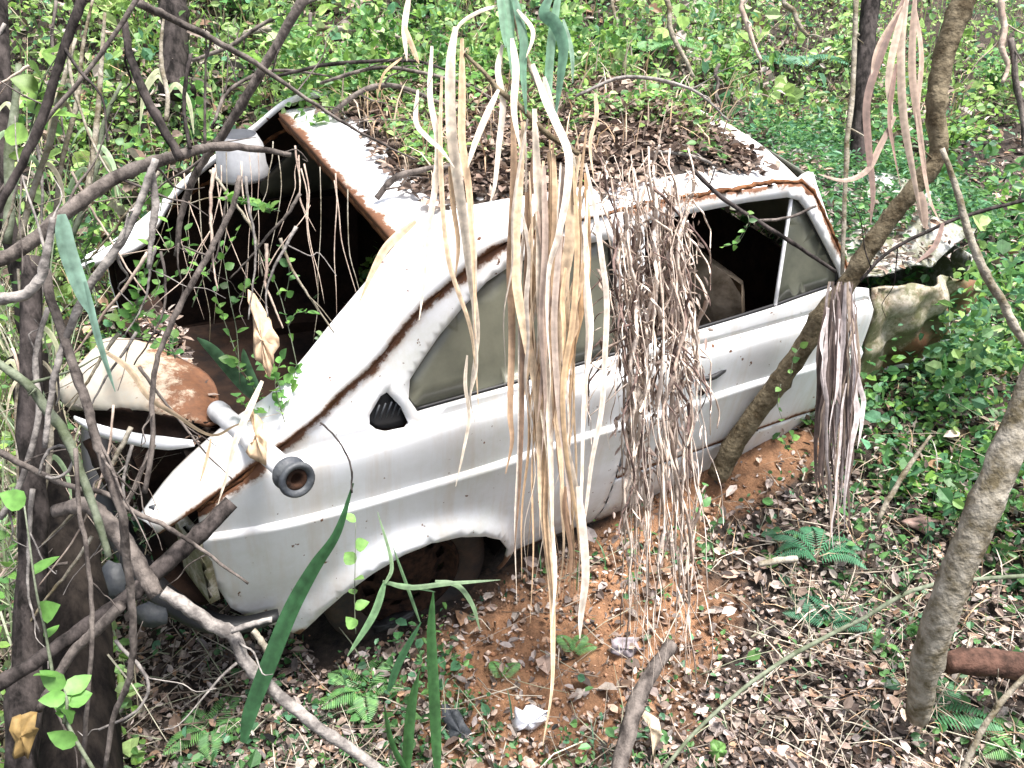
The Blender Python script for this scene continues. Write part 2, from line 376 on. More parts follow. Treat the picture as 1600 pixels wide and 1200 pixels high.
QOUT = SEAM+[(.655, 1.366), (.662, .45), (.655, .165)]+[(.25, .14)]+ARCH[1:]+[(-.55, .25), (-.64, .39), (-.67, .52), (-.683, .68)]
QW = [(-.068, .941), (-.091, .985), (-.08, 1.035), (.02, 1.135), (.094, 1.195), (.18, 1.252), (.26, 1.281), (.334, 1.293), (.60, 1.300), (.612, 1.29), (.628, .958), (.615, .95)]
VENT = [(-.150, 1.018), (-.17, 1.012), (-.208, .97), (-.212, .945), (-.193, .922), (-.166, .908), (-.112, .905), (-.098, .915), (-.114, .966)]
DOUT = [(.668, 1.366), (.87, 1.373), (1.31, 1.364), (1.39, 1.355), (1.443, 1.317), (1.60, 1.080), (1.66, .975), (1.745, .955), (1.765, .90), (1.765, .60), (1.74, .46), (.674, .45)]
FW = [(.73, 1.322), (.88, 1.328), (1.145, 1.330), (1.33, 1.322), (1.385, 1.305), (1.415, 1.275), (1.585, 1.045), (1.60, 1.01), (1.58, .992), (1.303, .972), (.74, .958), (.72, .97)]
for sgn in (-1, 1):
    fn = sidefn(sgn); inn = 1
    q = panel('rear_quarter_panel', QOUT, [QW, VENT], fn, M['white'], car, flip=sgn > 0, rustlines=[SEAM, [(-.46, .195), (-.35, .26)], [(.25, .14), (.25, .24)], [(.25, .15), (.66, .165)]], inner=inn, rustk=.034, rows=(.696, .7005, .704, .707, .7105, .714, .72, .875, .882, .889, .908, .914))
    d = panel('door', DOUT, [FW], fn, M['white'], car, flip=sgn > 0, rustlines=[GUT, [(.68, .45), (1.74, .46)]], inner=inn, rustk=.03, rows=(.696, .7005, .704, .707, .7105, .714, .72, .875, .882, .889, .908, .914))
    sl = panel('sill', [(.668, .443), (1.76, .452), (1.80, .30), (1.74, .2), (.662, .165)], [], fn, M['white'], car, flip=sgn > 0, rustlines=[[(.66, .17), (1.7, .2)]], inner=inn, rustk=.05, rbase=.1)
    rec = lambda off: (lambda x, z: np.c_[x, sgn*(hw(x, z)-off), z])
    qw = panel('quarter_window', QW, [], rec(.014), M['glass'], car, flip=sgn > 0, thick=.004, step=.06, inner=inn)
    v = panel('air_vent', VENT, [], rec(.012), M['black'], car, flip=sgn > 0, thick=.004, step=.03, inner=inn)
    # louvre slats on the vent
    parts = []
    for k in range(5):
        x0 = -.195+.018*k
        parts.append(tube_g([c for c in np.c_[[x0+.0, x0+.02], [sgn*(hw(np.array([x0]), np.array([.95]))[0]-.006)]*2, [.935, .99]]], [.003], 4))
    V_, F_ = merge(parts); mesh('louvre', V_, F_, M['rubber'], car)
    # triangular vent window and its divider at the front of the door
    TV = [(1.298, .974), (1.362, 1.318), (1.385, 1.303), (1.413, 1.272), (1.583, 1.045), (1.597, 1.01), (1.578, .994)]
    vw = panel('vent_window', TV, [], rec(.014), M['glass'], car, flip=sgn > 0, thick=.004, step=.06, inner=inn)
    a = np.array([1.297, 1.362]); z = np.array([.972, 1.322]); y = sgn*(hw(a, z)-.006)
    V_, F_ = tube_g(smoothpath(np.c_[a, y, z]), [.007], 6); mesh('window_divider', V_, F_, M['chrome'], car)
    # dark rubber seals round the glass
    for nm, lp in (('window_seal', QW), ('window_seal', FW)):
        pp = np.array(densify(lp, .03)+[lp[0]]); V_, F_ = tube_g(np.c_[pp[:, 0], sgn*(hw(pp[:, 0], pp[:, 1])-.009), pp[:, 1]], [.006 if nm else .004], 5)
        mesh(nm, V_, F_, M['black'], car)
    # rusted drip rail from tail to A-pillar
    dr = np.array(densify(SEAM+GUT[1:], .02, False)); ph = rng.normal(size=len(dr))*.0025
    V_, F_ = tube_g(np.c_[dr[:, 0], sgn*(hw(dr[:, 0], dr[:, 1])+.004)+ph, dr[:, 1]+.006+ph], [.006, .008, .006, .008, .005], 6, .35); mesh('drip_rail', V_, F_, M['rust'], car)
    # broad fastback pillar running from roof to tail
    O = [(.60, .60, 1.362), (.42, .603, 1.362), (.27, .610, 1.348), (.177, .622, 1.325), (.105, .636, 1.292), (-.03, .662, 1.222), (-.186, .70, 1.10), (-.295, .72, 1.04), (-.36, .735, .995), (-.60, .745, .855), (-.69, .74, .80), (-.78, .725, .76)]
    I = [(.60, .50, 1.395), (.35, .50, 1.397), (.13, .515, 1.398), (.02, .53, 1.385), (-.04, .545, 1.350), (-.13, .57, 1.27), (-.24, .60, 1.185), (-.34, .63, 1.10), (-.43, .635, 1.02), (-.55, .575, .90), (-.70, .62, .83), (-.81, .70, .775)]
    O = smoothpath(O, 4); I = smoothpath(I, 4); n = len(O); W_ = 8; V_ = []; F_ = []; ru = []
    for i in range(n):
        for j in range(W_+1):
            s = j/W_; p = O[i]*(1-s)+I[i]*s; bul = .022*math.sin(math.pi*s); p = p+np.array([-.35*bul, .4*bul, bul*.85])
            V_.append((p[0], sgn*p[1], p[2])); ru.append(math.exp(-(s/.10)**2)*.9+.55*math.exp(-((1-s)/.07)**2)*(i/n > .4)+.25*max(0, i/n-.55))
    for i in range(n-1):
        for j in range(W_):
            o = i*(W_+1)+j; F_.append((o, o+1, o+W_+2, o+W_+1))
    if sgn > 0: F_ = [f[::-1] for f in F_]
    pl = mesh('rear_pillar', V_, F_, M['white'], car, attrs={'rust': ru}); s_ = pl.modifiers.new('t', 'SOLIDIFY'); pl.data.materials.append(M['dark']); s_.material_offset = 1; s_.thickness = .02; s_.offset = 1  # pillar underside gets the same painted-in darkness as the cabin
    # front wing, crumpled and mossy
    FO = [(1.775, .95), (2.1, .91), (2.5, .84), (2.55, .74), (2.44, .69), (2.26, .63), (2.11, .54), (1.97, .44), (1.88, .36), (1.80, .30)]
    wf = lambda x, z: np.c_[x, sgn*(hw(x, z)-.04*np.clip(x-1.78, 0, 1)+(.035*np.sin(x*13+z*7)+.02*np.sin(x*31+z*19)+.012*np.sin(z*47-x*23))*np.clip((x-1.80)*4, 0, 1)), z+.015*np.sin(x*15)*np.clip(x-1.9, 0, 1)]
    fw = panel('front_wing', FO, [], wf, M['wing'], car, flip=sgn > 0, rustlines=[FO[2:]], inner=inn, rbase=.62, rustk=.12)
    lp = np.array(densify(FO[3:], .03, False)); lp3 = wf(lp[:, 0], lp[:, 1]); V_, F_ = tube_g(lp3, [.012, .018, .014, .01], 6, .15); mesh('wing_lip', V_, F_, M['white'], car, attrs={'rust': [.35]*len(V_)})
# roof
def rooffn(x, y):
    z = 1.398-.045*(np.abs(y)/.6)**2.4-.03*(np.clip(x-1.0, 0, 1)/.45)**2-.012*np.clip((.1-x)/.14, 0, 1)**2
    z = z-.03*np.exp(-(((x-.7)/.4)**2+(y/.3)**2))
    return np.c_[x, y, z]
RO = [(-.04, -.53), (-.055, -.3), (-.06, 0), (-.055, .3), (-.04, .53), (.10, .58), (.3, .605), (1.38, .605), (1.44, .57), (1.49, .3), (1.505, 0), (1.49, -.3), (1.44, -.57), (1.38, -.605), (.3, -.605), (.10, -.58)]
rf = panel('roof', RO, [], rooffn, M['white'], car, thick=.02, step=.035, rustlines=[RO[13:16]+[RO[0]], RO[:5], RO[8:14]], inner=-1, rustk=.045)
# rear hatch upper channel: folded rusty lip under the roof edge
ry = np.linspace(-.55, .55, 30); V_ = []; F_ = []
for y_ in ry:
    xx = -.055+.02*(y_/.55)**2; z0 = rooffn(np.array([xx]), np.array([y_]))[0, 2]-.021
    for dx, dz in ((0, 0), (.012, -.03), (.05, -.038), (.06, -.07)): V_.append((xx+dx, y_, z0+dz+rng.normal()*.002))
for i in range(len(ry)-1):
    for j in range(3): o = i*4+j; F_.append((o, o+1, o+5, o+4))
o_ = mesh('hatch_channel', V_, F_, M['rust'], car, attrs={}); s_ = o_.modifiers.new('t', 'SOLIDIFY'); s_.thickness = .004
# windscreen header and A-pillars, cowl
for sgn in (-1, 1):
    V_, F_ = tube_g(smoothpath([(1.45, sgn*.57, 1.36), (1.56, sgn*.63, 1.17), (1.68, sgn*.70, .96)]), [.028, .024, .03], 8); mesh('front_pillar', V_, F_, M['white'], car, attrs={'rust': [.5]*len(V_)})
V_, F_ = tube_g(smoothpath([(1.42, -.57, 1.33), (1.475, -.3, 1.352), (1.49, 0, 1.357), (1.475, .3, 1.352), (1.42, .57, 1.33)]), [.022], 8, .05); mesh('windscreen_header', V_, F_, M['white'], car, attrs={'rust': [.55]*len(V_)})
# bonnet: buckled sheet
def hoodfn(x, y): return np.c_[x, y, .97-.10*((x-1.75)/1.2)**2-.05*(np.abs(y)/.7)**2+.07*np.abs(np.sin(x*8+y*4))*np.clip((x-1.8)*2, 0, 1)+.035*np.sin(y*13+x*6)]
panel('bonnet', [(1.74, -.68), (1.74, .68), (2.4, .66), (2.70, .5), (2.74, -.5), (2.5, -.62)], [], hoodfn, M['mossy'], car, thick=.008, step=.035, rbase=.15)
panel('front_panel', [(-.62, .35), (.62, .35), (.58, .83), (-.58, .83)], [], lambda x, z: np.c_[2.72-.15*np.abs(x)**2, x, z], M['mossy'], car, thick=.01, step=.06, rbase=.4)
panel('windscreen', [(-.60, 0), (.60, 0), (.55, 1), (-.55, 1)], [], lambda x, z: np.c_[1.69+.05*(1-(x/.6)**2)-.22*z, x, .96+.40*z], M['glass'], car, thick=.005, step=.08)  # unseen opaque screen, added to keep light out of the cabin
# interior: floor, bulkheads, rusty wheel housings, seats
def plate(name, pts, m_, th=.015):
    o = mesh(name, pts, [tuple(range(len(pts)))], m_, car, smooth=False); s = o.modifiers.new('t', 'SOLIDIFY'); s.thickness = th; return o
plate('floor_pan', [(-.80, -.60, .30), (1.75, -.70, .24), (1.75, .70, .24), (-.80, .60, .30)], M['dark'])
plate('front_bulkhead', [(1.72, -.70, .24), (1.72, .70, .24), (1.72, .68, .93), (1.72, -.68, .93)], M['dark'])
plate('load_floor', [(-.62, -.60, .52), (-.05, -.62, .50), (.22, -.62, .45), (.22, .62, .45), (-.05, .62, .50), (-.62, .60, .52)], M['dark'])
plate('shade_inner_wall', [(-.68, .68, .32), (.3, .70, .32), (.3, .68, .93), (-.3, .68, .95), (-.66, .69, .79)], M['dark'])  # dark sheet over the white far panel, shade put in as colour
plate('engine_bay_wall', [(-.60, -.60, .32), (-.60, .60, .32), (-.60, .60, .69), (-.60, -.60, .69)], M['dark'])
for y0 in (-.38, .38):
    S = []; 
    def cush(cx, cz, lx, lz, ang, th_):
        V2 = []; F2 = []; N = 10; Mx = 8
        for i in range(N+1):
            for j in range(Mx+1):
                u = i/N*2-1; v_ = j/Mx*2-1
                e = (1-u**6)*(1-v_**6); V2.append((u, v_, e))
        out = []
        for side_ in (1, -1):
            for u, v_, e in V2:
                a_, b_ = u*lz, side_*th_*max(e, 0)**.35
                out.append((cx+a_*math.sin(ang)+b_*math.cos(ang)*-1, y0+v_*.25, cz+a_*math.cos(ang)+b_*math.sin(ang)))
        for i in range(N):
            for j in range(Mx):
                o = i*(Mx+1)+j; F2.append((o, o+1, o+Mx+2, o+Mx+1)); k = o+len(V2); F2.append((k, k+Mx+1, k+Mx+2, k+1))
        return out, F2
    st = mesh('seat', *cush(1.46, .46, 0, .20, math.pi/2, .08), M['seat'], car)
    mesh('backrest', *cush(1.30, .76, 0, .27, math.radians(-18), .07), M['seat'], st)
    st['_local'] = 1
for o in list(bpy.data.objects):
    if o.name.startswith('backrest'): o.location = (0, 0, 0)
# wheels: rear pair and the buried front one
def wheel(x, y, z, sgn):
    root = bpy.data.objects.new('wheel', None); C.objects.link(root); root.parent = car; root.location = (x, y, z); root['_local'] = 1
    root.rotation_euler = (math.radians(4)*sgn, 0, 0)
    def rev(prof, seg=40, holes=False):
        V2 = []; F2 = []
        for i in range(seg):
            th = 2*math.pi*i/seg
            for r_, yy in prof: V2.append((r_*math.cos(th), sgn*yy, r_*math.sin(th)))
        k = len(prof)
        for i in range(seg):
            for j in range(k-1):
                if holes and j == 3 and i % 4 in (1, 2): continue
                a_, b_ = i*k+j, ((i+1) % seg)*k+j; F2.append((a_, b_, b_+1, a_+1))
        return V2, F2
    mesh('tyre', *rev([(.185, .055), (.205, .075), (.25, .083), (.278, .07), (.290, .045), (.293, 0), (.290, -.045), (.278, -.07), (.25, -.083), (.19, -.07), (.185, .055)]), M['tyre'], root)
    o = mesh('rim', *rev([(.188, .058), (.175, .062), (.165, .03), (.150, .02), (.118, .034), (.095, .05), (.055, .045), (.04, .06), (.0, .062)], 48, True), M['darkrust'], root)
    s_ = o.modifiers.new('t', 'SOLIDIFY'); s_.thickness = .004
    mesh('brake_drum', *rev([(.17, -.04), (.14, 0), (.10, .0), (0, .0)], 24), M['dark'], root)
wheel(-.07, -.655, .205, -1); wheel(-.07, .655, .205, 1); 
# dark wheel housing inside the arch
V_ = []; F_ = []; ar = np.array(ARCH); ar2 = ar*1.0; ar2 = (ar-[-.09, .2])*1.06+[-.09, .2]
for sgn in (-1, 1):
    V_ = []; F_ = []
    for y_ in (.80, .45):
        for p in ar2: V_.append((p[0], sgn*(hw(np.array([p[0]]), np.array([p[1]]))[0]-.045 if y_ == .8 else y_), p[1]))
    n = len(ar2)
    for i in range(n-1): F_.append((i, i+1, n+i+1, n+i))
    F_.append(tuple(range(n, 2*n))); mesh('wheel_housing', V_, F_, M['dark'], car, smooth=False)
# rear: lower valance, dark bumper, chrome fragment, lamp housing
panel('rear_valance', [(-.60, .30), (.60, .30), (.62, .48), (-.62, .48)], [], lambda x, z: np.c_[-.66-.12*(1-(x/.62)**2), x, z], M['dark'], car, thick=.01, step=.05)
bmp = [(-.52, -.79, .35), (-.64, -.77, .345), (-.74, -.68, .34), (-.84, -.45, .335), (-.89, 0, .33), (-.84, .45, .335), (-.70, .72, .34)]
V_, F_ = tube_g(smoothpath(bmp, 6), [.03, .048, .048, .048, .03], 8, 0, .6); mesh('bumper', V_, F_, M['black'], car)
panel('tail_lamp_housing', [(-.765, .47), (-.60, .46), (-.60, .68), (-.75, .70)], [], lambda x, z: np.c_[-.66-.10*(1-((x)/.8)**2), x, z], M['mossy'], car, thick=.03, step=.04, rbase=.7)

def PC(u, v, d):                                             # car-frame point at distance d
    return CC + np.array([(u-800)/F*d, (v-600)/F*d, d]) @ R
# crooked engine lid lying in the tail opening
lid_top = [(92, 612, 2.50), (105, 585, 2.56), (140, 555, 2.62), (175, 525, 2.72), (230, 535, 2.72), (285, 560, 2.68), (330, 590, 2.6), (345, 635, 2.5)]
lid_mid = [(93, 625, 2.49), (112, 640, 2.46), (150, 642, 2.44), (195, 640, 2.42), (240, 646, 2.40), (285, 656, 2.38), (315, 662, 2.38), (340, 658, 2.4)]
lid_bot = [(100, 640, 2.50), (118, 653, 2.48), (150, 668, 2.46), (195, 681, 2.44), (240, 688, 2.42), (280, 691, 2.40), (315, 690, 2.40), (342, 672, 2.42)]
def sheet(T_, B_, W_, fn):
    V2 = []; F2 = []
    for i in range(len(T_)):
        for j in range(W_+1): V2.append(fn(T_[i]*(1-j/W_)+B_[i]*j/W_, i/(len(T_)-1), j/W_))
    for i in range(len(T_)-1):
        for j in range(W_): o = i*(W_+1)+j; F2.append((o, o+1, o+W_+2, o+W_+1))
    return V2, F2
T_ = smoothpath([PC(*p) for p in lid_top], 6); Mi = smoothpath([PC(*p) for p in lid_mid], 6); B_ = smoothpath([PC(*p) for p in lid_bot], 6)
def lidf(p, a, s): return p+np.array([-.2, -.25, .9])*(.05*math.sin(math.pi*s)**.7*math.sin(math.pi*min(1, a+.1))+.010*math.sin(a*23+s*5)*math.sin(s*9+a*4)-.022*math.exp(-((a-.35)/.05)**2)*(s*(1-s)*4)+.008*rng.normal()*.2)
V_, F_ = sheet(T_, Mi, 14, lidf)
lid = mesh('engine_lid', V_, F_, M['lid'], car, attrs={'rust': [min(1, max(.2, (i//15)/len(T_)*1.35-.1)+.3*abs(math.sin(i*.7))*0) for i in range(len(V_))]}); lid['_local'] = 1; s_ = lid.modifiers.new('t', 'SOLIDIFY'); s_.thickness = .012
V_, F_ = sheet(Mi, B_, 6, lambda p, a, s: p+np.array([.3, .6, -.2])*.02*math.sin(math.pi*s)+rng.normal(size=3)*.001); fl = mesh('lid_flange', V_, F_, M['dark'], lid); s_ = fl.modifiers.new('t', 'SOLIDIFY'); s_.thickness = .006
tp = smoothpath([PC(118, 655, 2.36), PC(150, 671, 2.34), PC(200, 684, 2.32), PC(250, 692, 2.31), PC(303, 693, 2.30)], 6)
V_, F_ = ribbon_g(tp, [.006, .016, .018, .017, .012, .002], 0, 0, .5)
tv = []
for i, p in enumerate(tp):
    wd = np.interp(i/(len(tp)-1), [0, .2, .8, 1], [.006, .019, .019, .006])
    for k in range(5): a_ = -1+.5*k; tv.append(p+np.array([-.2, .75, .62])*wd*a_+np.array([-.2, -.3, .9])*.010*(1-a_*a_)+np.array([0, .3, .25])*0)
tf = [(i*5+j, i*5+j+1, i*5+j+6, i*5+j+5) for i in range(len(tp)-1) for j in range(4)]
tr = mesh('bright_edge_trim', tv, tf, M['chrome'], lid); s_ = tr.modifiers.new('t', 'SOLIDIFY'); s_.thickness = .004; tr.location = (0, 0, 0)
# seal along the tail opening and the far inner lip
V_, F_ = tube_g(smoothpath([PC(318, 712, 2.33), PC(290, 745, 2.28), PC(262, 778, 2.24), PC(236, 796, 2.20)]), [.010], 6, .1); mesh('lid_seal', V_, F_, M['rubber'], car)
V_, F_ = tube_g(smoothpath([PC(140, 690, 2.5), PC(165, 740, 2.45), PC(200, 790, 2.35)]), [.02], 6, .1); mesh('lid_strut', V_, F_, M['dark'], car)
# pale rounded trim hanging at the far rear corner of the opening
V_ = []; F_ = []
for k, (rr, h) in enumerate([(.0, .0), (.05, .0), (.075, .006), (.08, .02), (.072, .05), (.068, .12), (.05, .16)]):
    for i in range(20):
        th = 2*math.pi*i/20; V_.append((rr*math.cos(th)*1.2, rr*math.sin(th), h))
for k in range(6):
    for i in range(20): F_.append((k*20+i, k*20+(i+1) % 20, (k+1)*20+(i+1) % 20, (k+1)*20+i))
q = PC(380, 278, 3.05); V_ = np.array(V_)+q; mesh('speaker_housing', V_, F_, M['pipe'], car)
# door handle and lock
hx = np.array([.93, 1.06]); V_, F_ = tube_g(smoothpath(np.c_[[.93, .995, 1.06], -(hw(np.array([.93, .995, 1.06]), np.array([.80]*3))+np.array([.004, .02, .004])), [.797, .80, .803]]), [.010], 6); mesh('door_handle', V_, F_, M['black'], car)
V_, F_ = tube_g(np.array([(.965, -.795, .745), (.965, -.812, .745)]), [.014], 10); mesh('door_lock', V_, F_, M['dark'], car)

# steel pipe with perished rubber collar poking out of the tail
pe = empty('steel_pipe', P(340, 640, 2.42), 'pale grey steel pipe with black rubber collar, poking from the tail of the car', 'pipe')
a_, b_ = P(338, 640, 2.42), P(462, 748, 2.02); ax = (b_-a_)/np.linalg.norm(b_-a_)
def rev_ax(o, ax, prof, seg=28):
    u_ = np.cross(ax, [0, 0, 1]); u_ /= np.linalg.norm(u_); v_ = np.cross(ax, u_); V2 = []; F2 = []; k = len(prof)
    for i in range(seg):
        th = 2*math.pi*i/seg
        for r_, h in prof: V2.append(o+ax*h+(u_*math.cos(th)+v_*math.sin(th))*r_)
    for i in range(seg):
        for j in range(k-1): p_, q_ = i*k+j, ((i+1) % seg)*k+j; F2.append((p_, q_, q_+1, p_+1))
    return V2, F2
Lp = np.linalg.norm(b_-a_)
mesh('tube', *rev_ax(a_, ax, [(0, 0), (.024, 0), (.030, .01), (.031, .04), (.028, .045), (.027, Lp*.5), (.030, Lp*.52), (.030, Lp*.56), (.027, Lp*.58), (.027, Lp-.02), (.024, Lp-.02)]), M['pipe'], pe)
mesh('rubber_collar', *rev_ax(b_, ax, [(.026, -.045), (.040, -.043), (.043, -.036), (.040, -.03), (.032, -.024), (.031, -.008), (.040, -.002), (.045, .006), (.043, .014), (.038, .016), (.030, .012), (.026, .004), (.024, -.02)]), M['rubber'], pe)
mesh('inner_sleeve', *rev_ax(b_, ax, [(.0265, .006), (.022, .008), (.014, .004), (.013, -.02), (0, -.022)]), M['darkrust'], pe)

# ------------------------------------------------------------ branches, trunks, twigs  (path px, distances, half widths px)
def branch(name, label, cat, pts, ds, hws, m_, group=None, twigs=0, sides=9, rough=.045):
    ds = np.interp(np.linspace(0, 1, len(pts)), np.linspace(0, 1, len(ds)), ds)
    W = np.array([P(u, v, d) for (u, v), d in zip(pts, ds)]); path = smoothpath(W, 5)
    path[1:-1] += rng.normal(size=path[1:-1].shape)*.0007
    hr = np.interp(np.linspace(0, 1, 9), np.linspace(0, 1, len(hws)), hws)/F*np.mean(ds)
    parts = [tube_g(path, hr, sides, rough, knots=1)]
    for k in range(twigs):
        i = rng.integers(2, len(path)-1); t_ = path[i]-path[i-1]; t_ /= np.linalg.norm(t_)+1e-9
        dr_ = t_+rng.normal(size=3)*.8; dr_ /= np.linalg.norm(dr_); Lg = rng.uniform(.08, .3)
        q = [path[i]+dr_*Lg*s+rng.normal(size=3)*.012*s for s in np.linspace(0, 1, 5)]
        rr = hr[min(8, int(i/len(path)*9))]; parts.append(tube_g(smoothpath(q, 3), [min(rr*.45, .004), .0009], 5, .05))
    V_, F_ = merge(parts); base = W[0]
    o = mesh(name, np.array(V_)-base, F_, m_); o.location = tuple(base); setp(o, label, cat, group); return o
